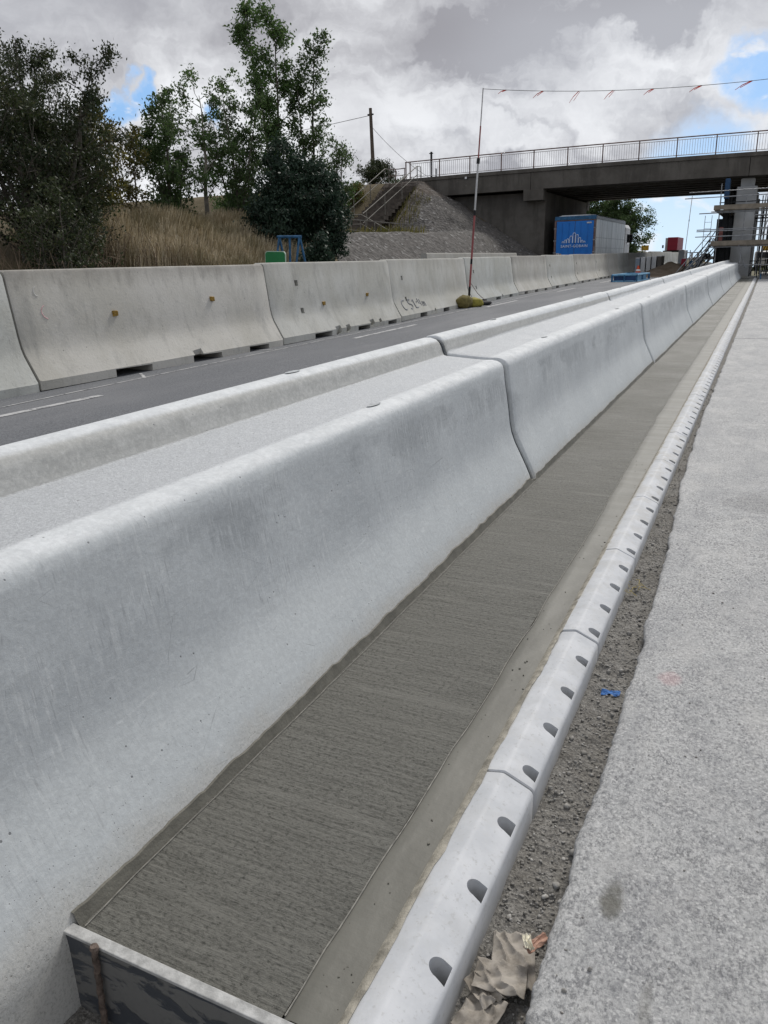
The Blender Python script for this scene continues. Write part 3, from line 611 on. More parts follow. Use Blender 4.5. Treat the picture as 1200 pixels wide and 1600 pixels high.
# ------------------------------------------------------------------ central step barrier
FACE = [(-1.335, -1.86), (-1.335, -1.545), (-1.338, -1.515), (-1.352, -1.47), (-1.385, -1.40), (-1.43, -1.31), (-1.468, -1.235), (-1.492, -1.17), (-1.507, -1.10), (-1.52, -1.0), (-1.535, -0.90), (-1.552, -0.80), (-1.560, -0.735), (-1.567, -0.706), (-1.582, -0.686), (-1.606, -0.673),
    (-1.645, -0.667), (-1.70, -0.668), (-1.80, -0.662), (-1.98, -0.648), (-2.002, -0.64), (-2.016, -0.615), (-2.027, -0.578), (-2.04, -0.553), (-2.062, -0.534), (-2.095, -0.524), (-2.14, -0.524), (-2.17, -0.532), (-2.19, -0.555),
    (-2.21, -0.62), (-2.26, -0.9), (-2.31, -1.1), (-2.45, -1.27), (-2.47, -1.31), (-2.47, -1.86)]
def densify(prof, step=0.05):
    out = []
    for k, p in enumerate(prof):
        q = prof[(k+1) % len(prof)]; out.append(p)
    return out
def step_barrier(y0, y1, label, dx=0.0, dz=0.0, cut=False):
    r = random.Random(int(y0*10)); g0 = 0.015
    ysb = [y0+g0, y0+g0+0.012, y0+g0+0.03] + list(np.linspace(y0+0.12, y1-0.12, 22)) + [y1-g0-0.03, y1-g0-0.012, y1-g0]
    cxm, czm = -1.9, -1.2
    def warp(v):
        x, y, z = v; e = min(y-(y0+g0), (y1-g0)-y); k = 0.0
        if e < 0.03: k = (1-math.sqrt(max(0, 1-(1-e/0.03)**2)))*0.022
        d = Vector((cxm-x, 0, czm-z)).normalized(); x += d.x*k; z += d.z*k
        w = mnoise.noise(Vector((x*1.3+y0, y*1.1, z*1.3)))*0.004
        return (x+dx+w*(1 if z > -1.4 else 0.4), y, z+dz+rise(y)+w*0.5)
    mb = MB().extrude_y(FACE, ysb, warp)
    o = mb.build('concrete_barrier', MT['new'], origin=(-1.9, (y0+y1)/2, -1.86+rise(y0)), smooth=40)
    tag(o, label, 'barrier', 'stepped concrete barrier units along the new slab')
    # lifting recesses on both crests
    for t_ in (0.22, 0.78):
        for x, z in ((-1.665, -0.6655), (-2.12, -0.5225)):
            y = y0+(y1-y0)*t_; m2 = MB(); n_ = 14
            top = [(x+dx+0.022*math.cos(2*math.pi*k/n_), y+0.065*math.sin(2*math.pi*k/n_), z+dz+rise(y)+0.0035) for k in range(n_)]
            inn = [(x+dx+0.015*math.cos(2*math.pi*k/n_), y+0.052*math.sin(2*math.pi*k/n_), z+dz+rise(y)+0.001) for k in range(n_)]
            m2.add(top+inn, [(k, (k+1) % n_, n_+(k+1) % n_, n_+k) for k in range(n_)]+[tuple(range(n_, 2*n_))])
            part(m2, 'lifting_recess', patchm, o, smooth=50)
    return o
patchm = simple('grouted_recess', (0.40, 0.42, 0.43), 0.75, 0, 0.2, 30, 0.3)
joints = [-3.2, 5.2, 11.72, 18.25, 24.75, 31.2, 37.7, 44.1, 50.0]
words = ['nearest stepped concrete barrier filling the left foreground beside the wet slab', 'second stepped concrete barrier beyond the first open joint', 'third stepped concrete barrier counting from the camera beside the slab',
    'fourth stepped concrete barrier counting from the camera beside the slab', 'fifth stepped concrete barrier counting from the camera beside the slab', 'sixth stepped concrete barrier counting from the camera beside the slab',
    'second to last stepped concrete barrier before the bridge pier', 'farthest stepped concrete barrier ending against the bridge pier']
offs = [(0, 0), (0.012, 0.010), (0.026, 0.004), (0.038, 0.0), (0.050, 0.006), (0.060, 0), (0.070, 0.006), (0.078, 0)]
bars = [step_barrier(joints[k], joints[k+1], words[k], *offs[k]) for k in range(8)]
sealm = simple('joint_seal', (0.07, 0.078, 0.085), 0.8, 0, 0.2, 9)
# dark joint filler behind each gap
for k, y in enumerate(joints[1:-1]):
    mb = MB().extrude_y([(x-0.010 if x > -1.9 else x+0.010, z-0.012 if z > -1.0 else z) for x, z in FACE], [y-0.012, y+0.012]).lift()
    part(mb, 'joint_filler', sealm, bars[k])
# mortar smeared up the barrier foot (ragged top edge, a few mm thick)
def face_x(z):
    zs = [p[1] for p in FACE[1:16]]; xsF = [p[0] for p in FACE[1:16]]; return float(np.interp(z, zs, xsF))
mb = MB(); ysm = list(np.arange(0.99, 9, 0.022))+list(np.arange(9, 50, 0.3)); prev = None
for y in ysm:
    hgt = 0.010+0.026*float(fbm(np.array([y*2.3]), np.array([0.5]), 4, 81, 0.6)[0])+0.020*float(fbm(np.array([y*14.]), np.array([2.5]), 3, 83)[0])
    if 5.17 < y < 5.24: hgt = 0.012
    zt_ = -1.512+hgt; zs_ = [-1.516, -1.512+hgt*0.5, zt_, zt_+0.001]
    dj = [o_[0] for o_, j0, j1 in zip(offs, joints[:-1], joints[1:]) if j0 <= y <= j1+.01][0]
    row = [(face_x(zs_[0])+0.014, y, zs_[0]+rise(y)), (face_x(zs_[1])+0.0085, y, zs_[1]+rise(y)), (face_x(zs_[2])+0.0075, y, zs_[2]+rise(y)), (face_x(zs_[3])-0.004, y, zs_[3]+rise(y))]
    row = [(x_+dj, y_, z_) for x_, y_, z_ in row]
    b = len(mb.v); mb.v += row
    if prev is not None:
        for k in range(3): mb.f.append((prev+k, b+k, b+k+1, prev+k+1))
    prev = b
o = mb.build('mortar_fillet', MT['mortar'], origin=(-1.33, 1, -1.51), smooth=50); struct(o)

# ------------------------------------------------------------------ kerb drain units
UL = 1.0125
KP = [(-0.622, -1.75), (-0.622, -1.502), (-0.618, -1.494), (-0.610, -1.489), (-0.560, -1.478), (-0.551, -1.4775), (-0.544, -1.480), (-0.470, -1.513), (-0.462, -1.519), (-0.458, -1.529), (-0.458, -1.75)]
def cutter(y, hw=0.0265, xe=-0.4600, xi=-0.508):
    top = [(xe, y-hw*1.05), (xe, y+hw*.95)]; n_ = 14; xc = xi+hw*.9
    top += [(xc-hw*.9*math.sin(math.pi*k/n_), y+hw*.92*math.cos(math.pi*k/n_)+.004) for k in range(n_+1)]
    m_ = len(top); mb = MB().add([(x-0.010, yy+0.002, -1.60) for x, yy in top]+[(x, yy, -1.40) for x, yy in top], [tuple(range(m_))[::-1], tuple(range(m_, 2*m_))]+[(k, (k+1) % m_, m_+(k+1) % m_, m_+k) for k in range(m_)])
    return mb.build('tmp', None, smooth=60)
def boolean(o, cutters, remove=True):
    for c in cutters:
        md = o.modifiers.new('b', 'BOOLEAN'); md.object = c; md.operation = 'DIFFERENCE'; md.solver = 'EXACT'
    bpy.context.view_layer.update(); dg = bpy.context.evaluated_depsgraph_get(); me = bpy.data.meshes.new_from_object(o.evaluated_get(dg))
    for md in list(o.modifiers): o.modifiers.remove(md)
    o.data = me
    for c in cutters: bpy.data.objects.remove(c)
    me.shade_smooth(); me.set_sharp_from_angle(angle=math.radians(32))
def kerb_master(detail):
    ysk = [0.0025, 0.006]+list(np.linspace(0.05, UL-0.05, 8))+[UL-0.006, UL-0.0025]
    def warp(v):
        x, y, z = v; e = min(y-0.0025, UL-0.0025-y); k = 0.0035 if e < 0.001 else 0.0
        d = Vector((-0.54-x, 0, -1.6-z)).normalized(); return (x+d.x*k, y, z+d.z*k)
    o = MB().extrude_y(KP, ysk, warp).build('kerb_drain_unit', MT['kerb'], origin=(-0.54, 0, -1.75), smooth=32)
    cs = [cutter(0.062+0.2531*k) for k in range(4)]
    boolean(o, cs); return o
k0 = kerb_master(True)
ordw = ['nearest', 'second', 'third', 'fourth', 'fifth', 'sixth', 'seventh', 'eighth', 'ninth', 'tenth', 'eleventh', 'twelfth']
ky = 0.914; idx = 0
while ky+UL < 50.3:
    o = k0 if idx == 0 else k0.copy()
    if idx: COL.objects.link(o)
    o.location = (-0.54+rnd.uniform(-0.0015, 0.0015), ky, -1.75+rise(ky+0.5)+rnd.uniform(-0.001, 0.001)); o.rotation_euler[0] = math.atan(0.0042) if ky > 2 else 0
    if idx < 12: lab = ('white slotted kerb drain unit, %s one from the formwork board' % ordw[idx])
    elif idx < 30: lab = 'small white slotted kerb drain unit in the middle distance beside the slab'
    else: lab = 'tiny far white slotted kerb drain unit in the run that reaches the bridge'
    tag(o, lab, 'kerb unit', 'slotted kerb drain units edging the wet slab'); ky += UL; idx += 1
# mortar bedding smeared over the far units' slab-side edge
mb = MB(); prev = None
for y in list(np.arange(0.99, 12, 0.03))+list(np.arange(12, 50, 0.3)):
    w = 0.008+0.02*float(fbm(np.array([y*9]), np.array([4.]), 4, 91, 0.65)[0])*(1 if y < 4.2 else 1.6)
    row = [(-0.634, y, -1.506+rise(y)), (-0.624, y, -1.4955+rise(y)), (-0.624+w*0.6, y, -1.487+rise(y)), (-0.624+w, y, -1.4895+rise(y)+0.003)]
    b = len(mb.v); mb.v += row
    if prev is not None:
        for k in range(3): mb.f.append((prev+k, b+k, b+k+1, prev+k+1))
    prev = b
struct(mb.build('mortar_bedding', simple('drying_mortar', (0.30, 0.28, 0.235), 0.75, 0, 0.35, 22, 0.6), origin=(-0.62, 1, -1.5), smooth=50))

# ------------------------------------------------------------------ formwork board, pin, sack, paint mark
fb = thing('formwork_board', (-1.05, 0.97, -1.8), 'mortar-smeared dark formwork board with a pale top edge closing off the wet slab', 'formwork board')
part(MB().box(-1.372, -0.645, 0.957, 0.982, -1.78, -1.5085, jit=0.0015), 'face_panel', MT['form'], fb, bevel=0.002)
part(MB().box(-1.374, -0.643, 0.956, 0.983, -1.508, -1.499, jit=0.001), 'top_edge', MT['formtop'], fb, bevel=0.002)
mb = MB(); pts = [(-1.236+0.002*math.sin(k), 0.938+0.010*(k/40), -1.80+0.305*k/40) for k in range(41)]
mb.path(pts, [0.0074+0.0007*(k % 2)+0.0003*math.sin(k*1.7) for k in range(41)], 10)
mb.v = [v for v in mb.v]; pin = mb.build('steel_pin', MT['rebar'], origin=(-1.236, 0.938, -1.80), smooth=60)
tag(pin, 'rusty ribbed steel pin driven in front of the formwork board', 'steel pin')
part(MB().tube((-1.236, 0.948, -1.497), (-1.236, 0.948, -1.489), 0.011, 0.009, 12), 'burred_head', MT['rebar'], pin, smooth=50)
# crumpled muddy sack
def crumple(name, cx, cy, w, l, z, seed, ang, m, amp=0.02, thick=0.0012, curl=0.0):
    n_ = 46; u, v = np.meshgrid(np.linspace(-1, 1, n_), np.linspace(-1, 1, n_)); sd = seed
    d = (fbm(u*.9+sd, v*.9, 2, sd, 0.4)-.5)*2.2
    ridge = 1-np.abs(np.sin((u*1.3+v*.5+d)*2.6+sd))**.7*1.1+.5*fbm(u*1.5, v*1.5, 2, sd+4)
    r2 = .5*np.abs(np.sin((v*1.8-u*.6+d*1.4)*2.3+sd))+.12*np.abs(fbm(u*5+d, v*5-d, 2, sd+9, 0.5)*2-1)
    edge = 1+0.16*(fbm(u*1.6, v*1.6, 2, sd+20)-0.5); x = u*w*edge; y = v*l*edge; zz = z+amp*ridge+amp*0.7*r2+curl*(u**2)+0.0006*rng.random(u.shape)
    ca, sa = math.cos(ang), math.sin(ang); V = np.stack([cx+x*ca-y*sa, cy+x*sa+y*ca, zz], -1).reshape(-1, 3)
    i, j = np.meshgrid(np.arange(n_-1), np.arange(n_-1)); a = (j*n_+i).ravel(); o = array_obj(name, V, np.stack([a, a+1, a+n_+1, a+n_], 1), m, (cx, cy, z), smooth=True)
    o.data.set_sharp_from_angle(angle=math.radians(38))
    sl = o.modifiers.new('s', 'SOLIDIFY'); sl.thickness = thick; return o
sk = thing('paper_sack', (-0.375, 1.36, -1.62), 'crumpled muddy paper sack lying in the trench between kerb and planed asphalt', 'paper sack')
for nm, a in [('crumpled_sheet', (-0.365, 1.40, 0.05, 0.080, -1.602, 3, 0.3, MT['sack'], 0.010)), ('folded_flap', (-0.378, 1.335, 0.060, 0.042, -1.590, 11, 0.15, MT['sack'], 0.010)), ('torn_strip', (-0.395, 1.24, 0.042, 0.055, -1.606, 23, -0.2, MT['sack'], 0.010)), ('folded_flap', (-0.405, 1.30, 0.032, 0.045, -1.600, 31, 0.9, MT['sack'], 0.012))]:
    c = crumple(nm, *a); c.parent = sk; c.location = Vector(c.location)-Vector(sk.location)
c = crumple('orange_wrapper', -0.318, 1.43, 0.013, 0.034, -1.555, 41, -0.5, simple('orange_wrapper_film', (0.33, 0.20, 0.15), 0.6, 0, 0.3, 30), 0.005); tag(c, 'small curled orange-brown wrapper against the asphalt edge above the sack', 'wrapper')
c = crumple('white_scrap', -0.336, 1.415, 0.010, 0.022, -1.545, 47, 0.5, simple('dirty_white_scrap', (0.55, 0.52, 0.42), 0.7, 0, 0.35, 60), 0.006); tag(c, 'curled dirty white scrap lying on top of the muddy sack', 'paper scrap')
# blue sprayed mark draped over the trench floor
n_ = 40; u, v = np.meshgrid(np.linspace(-1, 1, n_), np.linspace(-1, 1, n_)); X = -0.366+u*0.036; Yb = 2.72+v*0.022+u*0.008
i, j = np.meshgrid(np.arange(n_-1), np.arange(n_-1)); a = (j*n_+i).ravel(); Q = np.stack([a, a+1, a+n_+1, a+n_], 1); V = np.stack([X, Yb, trench_z(X, Yb)+0.005], -1).reshape(-1, 3)
cc = np.stack([u.ravel(), v.ravel()], -1)[Q].mean(1); keep = (np.maximum(abs(cc[:, 0]), abs(cc[:, 1]))**6+0.9*(fbm(cc[:, 0]*6+9, cc[:, 1]*4+9, 3, 77)-0.25)) < 0.85
o = array_obj('paint_mark', V, Q[keep], MT['bluepaint'], (-0.366, 2.72, -1.6), smooth=True); tag(o, 'blue sprayed survey mark on the trench floor', 'paint mark')
mb = MB()
for k in range(14):
    x, y = -0.43+rnd.uniform(-0.03, 0.03), 3.72+rnd.uniform(-0.1, 0.1); a = rnd.uniform(0, 6.28); z = -1.578+rnd.uniform(0, 0.01)
    mb.path([(x, y, z), (x+0.03*math.cos(a), y+0.04*math.sin(a), z+0.012), (x+0.06*math.cos(a+.3), y+0.07*math.sin(a+.3), z)], 0.0012, 4)
tag(mb.build('straw_wisps', MT['straw'], origin=(-0.43, 3.72, -1.58)), 'few yellow straw wisps in the trench beside the kerb', 'straw', kind='stuff')

# ------------------------------------------------------------------ temporary barriers on the left carriageway
TP = [(0.0, 0.0), (0.0, 0.10), (-0.02, 0.13), (-0.115, 0.30), (-0.155, 0.37), (-0.185, 0.46), (-0.205, 0.58), (-0.295, 1.21), (-0.31, 1.24), (-0.33, 1.25), (-0.47, 1.25), (-0.49, 1.24), (-0.505, 1.21), (-0.595, 0.58), (-0.615, 0.46), (-0.645, 0.37), (-0.685, 0.30), (-0.78, 0.13), (-0.80, 0.10), (-0.80, 0.0)]
def temp_barrier(x0, y0, x1, y1, label, notches, holes=(), tabs=(), dz=0.0, seed=0, chips=()):
    L = math.hypot(x1-x0, y1-y0); g0 = 0.012
    yst = [g0, g0+0.03]+list(np.linspace(0.3, L-0.3, 10))+[L-g0-0.03, L-g0]
    zb = -1.25+rise((y0+y1)/2)+dz
    def warp(v):
        x, y, z = v; e = min(y-g0, L-g0-y); k = 0.014 if e < 0.01 else 0
        d = Vector((-0.4-x, 0, 0.6-z)).normalized(); w = mnoise.noise(Vector((x*1.5+seed, y*0.9, z*1.6)))*0.006; return (x+d.x*k+w, y, z+(d.z*k+w if z > 0.01 else 0))
    o = MB().extrude_y(TP, yst, warp).build('concrete_barrier', MT['old'], smooth=35)
    cs = []
    for (t_, w) in notches: cs.append(MB().box(-0.9, 0.05, t_*L-w/2, t_*L+w/2, -0.05, 0.085, jit=0.012).build('tmp', None))
    for (t_, h) in holes:
        xf = float(np.interp(h, [p[1] for p in TP[:9]], [p[0] for p in TP[:9]])); cs.append(MB().box(xf-0.10, xf+0.06, t_*L-0.05, t_*L+0.05, h-0.045, h+0.045, jit=0.004).build('tmp', None))
    for (t_, h, rr) in chips: cs.append(MB().obox((0.0, t_*L, h), (0.05, 0, 0.02), (0, rr, 0.02), (0.03, 0, rr)).build('tmp', None))
    boolean(o, cs)
    o.location = (x0, y0, zb); o.rotation_euler[2] = math.atan2(-(x1-x0), y1-y0)
    for (t_, h) in tabs:
        xf = float(np.interp(h, [p[1] for p in TP[:9]], [p[0] for p in TP[:9]])); c = MB().box(xf-0.005, xf+0.03, t_*L-0.035, t_*L+0.035, h-0.032, h+0.032, jit=0.006).build('amber_reflector', MT['tab'], bevel=0.004); c.parent = o
    return tag(o, label, 'barrier', 'temporary concrete barriers across the left carriageway')
P = [(-7.0, 1.0), (-6.93, 5.9), (-6.83, 10.6), (-6.83, 15.2), (-7.27, 21.1), (-7.45, 26.2), (-7.42, 30.7), (-7.58, 36.3), (-7.68, 41.6), (-7.78, 45.6), (-7.85, 49.5), (-7.85, 53.6), (-7.75, 57.9), (-7.6, 62.6), (-7.4, 67.3), (-7.1, 72), (-6.9, 76.6)]
n3_ = [(0.18, 0.55), (0.5, 0.55), (0.82, 0.45)]
spec = [
 ('left edge temporary barrier cut off by the frame, pale with smears', [(0.2, .5), (0.6, .5)], [], [], ()),
 ('long grey temporary barrier with two amber tabs and faint pink chalk at the left', [(0.30, .62), (0.60, .62), (0.86, .5)], [], [(0.30, 0.72), (0.70, 0.80)], [(0.56, 0.14, 0.09)]),
 ('stained cream temporary barrier with broken foot and two square holes, beside the green sign', [(0.28, .6), (0.62, .5), (0.90, .4)], [(0.19, 0.92), (0.20, 0.47)], [(0.36, 0.55), (0.74, 0.62)], [(0.40, 0.10, 0.10), (0.48, 0.1, 0.08), (0.70, 0.14, 0.09), (0.78, 0.13, 0.06)]),
 ('temporary barrier with scrawled grey survey writing at its foot, left of the sandbags', [(0.25, .5), (0.55, .5)], [(0.12, 0.86), (0.13, 0.42)], [], [(0.4, 0.1, 0.05)]),
 ('temporary barrier just right of the marker pole and sandbags', [(0.2, .5), (0.5, .5), (0.8, .4)], [(0.14, 0.86), (0.15, 0.42)], [], [(0.6, 0.1, 0.06)]),
 ('smooth pale temporary barrier without holes, second to the right of the marker pole', [(0.2, .4), (0.5, .4), (0.8, .4)], [], [], ()),
 ('temporary barrier with a faded grey square patch in front of the parked lorry', n3_, [(0.10, 0.86), (0.11, 0.42)], [], ()),
 ('temporary barrier directly below the blue lorry doors', n3_, [(0.10, 0.86), (0.11, 0.42)], [], ()),
 ('temporary barrier below the silver side of the lorry', n3_, [(0.10, 0.86), (0.3, 0.42)], [], ()),
 ('temporary barrier below the lorry cab just outside the bridge shade', n3_, [], [], ()),
 ('first temporary barrier in the shade under the bridge', n3_, [], [], ()), ('second temporary barrier in the shade under the bridge', n3_, [], [], ()), ('third temporary barrier under the far side of the bridge', n3_, [], [], ()),
 ('pale temporary barrier just beyond the bridge behind the dug soil', n3_, [], [], ()), ('pale far temporary barrier below the dark red container', n3_, [], [], ()), ('last pale far temporary barrier right of the dark red container', n3_, [], [], ())]
tbs = []
for k, (lab, no, ho, ta, ch) in enumerate(spec):
    (xa, ya), (xb, yb) = P[k], P[k+1]; tbs.append(temp_barrier(xa, ya, xb, yb, lab, no, ho, ta, 0.0 if k < 13 else 0.12+0.05*(k-13), k, ch))
b = MB().extrude_y([(x*0.9, z*1.11) for x, z in TP], [0, 9.2]).build('concrete_barrier', MT['old'], smooth=35); b.location = (-8.62, 21.6, -1.25+rise(26)); tag(b, 'pale barrier top showing behind the main temporary barrier row', 'barrier')
# square faded patch and graffiti, pink marks
def on_face(t_, h, bar, off=0.003):
    """world point on the sloping face of a temporary barrier"""
    o = tbs[bar]; xf = float(np.interp(h, [p[1] for p in TP[:9]], [p[0] for p in TP[:9]])); a = o.rotation_euler[2]
    lx, ly = xf+off, t_; return Vector((o.location.x+lx*math.cos(a)-ly*math.sin(a), o.location.y+lx*math.sin(a)+ly*math.cos(a), o.location.z+h))
def stroke(pts, bar, name, m, r=0.011, off=0.004):
    mb = MB(); mb.path([on_face(t_, h, bar, off) for t_, h in pts], r, 4); c = mb.build(name, m, origin=(0, 0, 0)); c.parent = tbs[bar]
    c.matrix_parent_inverse = Matrix(); bpy.context.view_layer.update(); c.matrix_parent_inverse = tbs[bar].matrix_world.inverted(); return c
def arc(cx_, cy_, rx, ry, a0, a1, n_=10): return [(cx_+rx*math.cos(math.radians(a0+(a1-a0)*k/n_)), cy_+ry*math.sin(math.radians(a0+(a1-a0)*k/n_))) for k in range(n_+1)]
gm = MT['ink']
stroke(arc(0.50, 0.31, 0.14, 0.10, 60, 300), 3, 'painted_letter', gm)
stroke(arc(0.86, 0.36, 0.09, 0.05, 40, 270, 8)+arc(0.86, 0.26, 0.10, 0.05, 90, -130, 8), 3, 'painted_letter', gm)
stroke([(1.03, 0.36), (1.12, 0.40), (1.14, 0.22)], 3, 'painted_letter', gm); stroke([(1.14, 0.22), (1.32, 0.22)], 3, 'painted_letter', gm)
stroke([(1.30, 0.33), (1.34, 0.33)], 3, 'painted_dot', gm, 0.016); stroke([(1.42, 0.40), (1.44, 0.30), (1.56, 0.30)], 3, 'painted_letter', gm, 0.008); stroke([(1.54, 0.38), (1.56, 0.24)], 3, 'painted_letter', gm, 0.008)
stroke([(1.66, 0.22), (1.68, 0.32), (1.74, 0.31), (1.76, 0.22), (1.78, 0.31), (1.84, 0.31), (1.86, 0.22)], 3, 'painted_letter', gm, 0.007)
stroke(arc(0.36, 1.02, 0.04, 0.05, 100, 270, 8), 1, 'chalk_curl', simple('pale_chalk', (0.55, 0.55, 0.54), 0.9, 0, 0.1, 9, 0), 0.004, 0.001)
stroke(arc(0.46, 0.80, 0.10, 0.08, 120, 250, 8), 1, 'chalk_curl', MT['pink'], 0.004, 0.001)
# road markings
def marking(x0, y0, x1, y1, w, name='road_marking'):
    d = Vector((x1-x0, y1-y0, 0)).normalized(); nrm = Vector((-d.y, d.x, 0))*w/2; n_ = max(2, int(math.hypot(x1-x0, y1-y0)/0.5)); mb = MB(); vs = []; fs = []
    for k in range(n_+1):
        p = Vector((x0, y0, 0)).lerp(Vector((x1, y1, 0)), k/n_); z = -1.246+rise(p.y)
        ww = 1+0.25*rnd.uniform(-1, 1)*0.4; vs += [(p.x-nrm.x*ww, p.y-nrm.y*ww, z), (p.x+nrm.x*ww, p.y+nrm.y*ww, z)]
    mb.add(vs, [(2*k, 2*k+2, 2*k+3, 2*k+1) for k in range(n_)]); return struct(mb.build(name, MT['line'], origin=(x0, y0, -1.25)))
marking(-6.52, 4.5, -6.62, 14, 0.03); marking(-6.62, 14, -7.05, 30, 0.035)
for x0, y0, x1, y1, w in [(-6.17, 3.6, -6.08, 5.9, 0.09), (-6.20, 11.8, -6.25, 14.6, 0.10), (-6.55, 20.0, -6.6, 23.0, 0.11), (-6.7, 28.5, -6.7, 31.5, 0.12), (-6.75, 37, -6.75, 40, 0.12)]: marking(x0, y0, x1, y1, w)
for x0, y0, x1, y1 in [(-6.86, 7.35, -6.52, 7.05), (-6.95, 9.85, -6.62, 10.05), (-6.95, 12.7, -6.65, 12.9), (-7.0, 16.6, -6.7, 16.8)]: marking(x0, y0, x1, y1, 0.04)

# ------------------------------------------------------------------ embankments
def bank_z(X, Yg):
    top = np.interp(Yg, [10, 18, 24, 30, 37, 44, 50], [0.75, 0.85, 1.10, 1.30, 1.30, 1.45, 1.5])+(fbm(X*0.25, Yg*0.25, 3, 101)-0.5)*0.35
    s_ = np.clip((-11.6-X)/np.interp(Yg, [30, 38], [5.6, 3.9]), 0, 1); s_ = s_*s_*(3-2*s_)*0.5+s_*0.5
    b1 = -1.32+(top+1.32)*s_
    b1 = np.where(X < -30, b1-0.02*(-30-X), b1)
    dx = np.maximum(0, X+20.6); dy = np.maximum(0, np.maximum(48.4-Yg, Yg-64.5)); d = np.sqrt(dx**2+dy**2)
    b2 = 4.86-0.64*d+(fbm(X*0.7, Yg*0.7, 4, 103)-0.5)*0.35*np.clip(d, 0, 1)
    b2 = b2-0.55*np.clip((-20.3-X)/.4, 0, 1)*np.clip((48.9-Yg)/.5, 0, 1)*np.clip((X+23.2)/.4, 0, 1)
    z = np.maximum(b1, b2)
    z = np.where(Yg > 70, np.maximum(b1-0.02*(Yg-70), b2), z)
    return np.where(X > -12, np.minimum(z, -1.2), z)+(fbm(X*1.7, Yg*1.7, 3, 105)-0.5)*0.08*np.clip((-10.5-X)/2, 0, 1)
gx = np.concatenate([np.linspace(-160, -40, 16), np.linspace(-38, -9.2, 73)]); gy = np.concatenate([np.linspace(-30, 6, 13), np.linspace(7, 80, 147), np.linspace(85, 260, 18)])
isrev = lambda x, y: (y > 21.5+1.65*(-11.6-x)+1.5*(fbm(x*.6, y*.6, 3, 401)-.5)) & (x > -23.0) & (y < 50.6)
struct(grid('embankment', gx, gy, bank_z, MT['bank'], mask=lambda x, y: ~isrev(x, y) & ~((x > -12.9) & (y > 49) & (y < 64))))
rx_ = np.linspace(-23.8, -9.2, 147); ry_ = np.linspace(17, 51, 300)
struct(grid('gravel_slope', rx_, ry_, lambda X, Yg: bank_z(X, Yg)+0.03+(fbm(X*5.3, Yg*5.3, 4, 111, 0.65)-0.5)*0.10, MT['revet'], mask=isrev))

# ------------------------------------------------------------------ bridge
br = thing('bridge', (-5, 57, -1.3), 'brown concrete road bridge crossing overhead with a thin bar railing', 'bridge')
DY0, DY1 = 50.0, 64.0
def prism_xz(poly, y0, y1):
    n_ = len(poly); return MB().add([(x, y0, z) for x, z in poly]+[(x, y1, z) for x, z in poly], [tuple(range(n_))[::-1], tuple(range(n_, 2*n_))]+[(k, (k+1) % n_, n_+(k+1) % n_, n_+k) for k in range(n_)])
hog = lambda x: 5.14+0.12*(1-((x+8)/16)**2) if x < 24 else 5.14
def hogpoly(xa, xb, top, bot, n_=10):
    xs_ = list(np.linspace(xa, xb, n_)); return [(x, hog(x)+bot) for x in xs_]+[(x, hog(x)+top) for x in xs_[::-1]]
for (xa, xb) in ((-21.2, -13.69), (-13.66, -1.50), (-1.47, 10.7), (10.73, 18.5)):
    pol = hogpoly(xa, xb, -0.21, -1.18)
    if xa < -20: pol[-1] = (-22.1, hog(-22)-0.21)
    part(prism_xz(pol, DY0, DY0+0.6), 'fascia_beam', MT['bridge'], br)
    part(prism_xz(pol, DY1-0.6, DY1), 'fascia_beam', MT['bridge'], br)
part(prism_xz(hogpoly(-22.4, 19.5, 0, -0.205, 20), DY0-0.07, DY1+0.07), 'deck_slab', MT['bridge'], br)
for k in range(7): part(prism_xz(hogpoly(-20.5, 18, -0.215, -1.12), DY0+1.5+k*1.75, DY0+2.0+k*1.75), 'deck_beam', MT['bridge'], br)
part(MB().box(-22.5, -12.9, DY0+0.75, DY1-0.75, -2.2, 3.93), 'abutment', MT['bridge'], br)
part(MB().box(-14.1, -12.86, DY0-0.06, DY0+0.742, 3.42, 4.06), 'bearing_corbel', MT['bridge'], br, bevel=0.02)
part(MB().box(-14.1, -12.86, DY1-0.742, DY1+0.06, 3.42, 4.06), 'bearing_corbel', MT['bridge'], br, bevel=0.02)
part(MB().box(10.2, 20, DY0+0.75, DY1-0.75, -2.2, 3.93), 'abutment', MT['bridge'], br)
for yc in (51.0, 57.0, 63.0):
    part(prism_xz([(-2.02, -1.9), (-0.98, -1.9), (-0.98, 3.55), (-2.02, 3.55)], yc-0.5, yc+0.5), 'pier_column', MT['pier'], br, bevel=0.02)
    part(prism_xz([(-1.85, 3.552), (-1.15, 3.552), (-1.13, 3.93), (-1.2, 3.98), (-1.8, 3.98), (-1.87, 3.93)], yc-0.38, yc+0.38), 'pier_cap', MT['pier'], br, bevel=0.02)
# railing
posts_x = [-22.05, -21.75]+[-21.75+2.05*k for k in range(1, 20)]
for side, yb in ((0, DY0+0.12), (1, DY1-0.12)):
    part(MB().path([(x, yb, hog(x)+1.02) for x in np.linspace(-22.1, 18, 24)], 0.034, 6), 'top_rail', MT['rust'], br, smooth=60)
    part(MB().path([(x, yb, hog(x)+0.90) for x in np.linspace(-21.8, 18, 24)], 0.018, 6), 'upper_bar', MT['rail'], br, smooth=60)
    part(MB().path([(x, yb, hog(x)+0.10) for x in np.linspace(-21.8, 18, 24)], 0.022, 6), 'bottom_rail', MT['rail'], br, smooth=60)
pm = MB().box(-0.03, 0.03, -0.035, 0.035, 0, 1.02).build('railing_post', MT['rust'])
bmst = MB().tube((0, 0, 0.1), (0, 0, 0.9), 0.011, n=5).build('baluster', MT['rail'])
for k, x in enumerate(posts_x):
    o = pm if k == 0 else pm.copy()
    if k: COL.objects.link(o)
    o.parent = br; o.location = Vector((x, DY0+0.12, hog(x)))-br.location
cnt = 0; x = -21.62
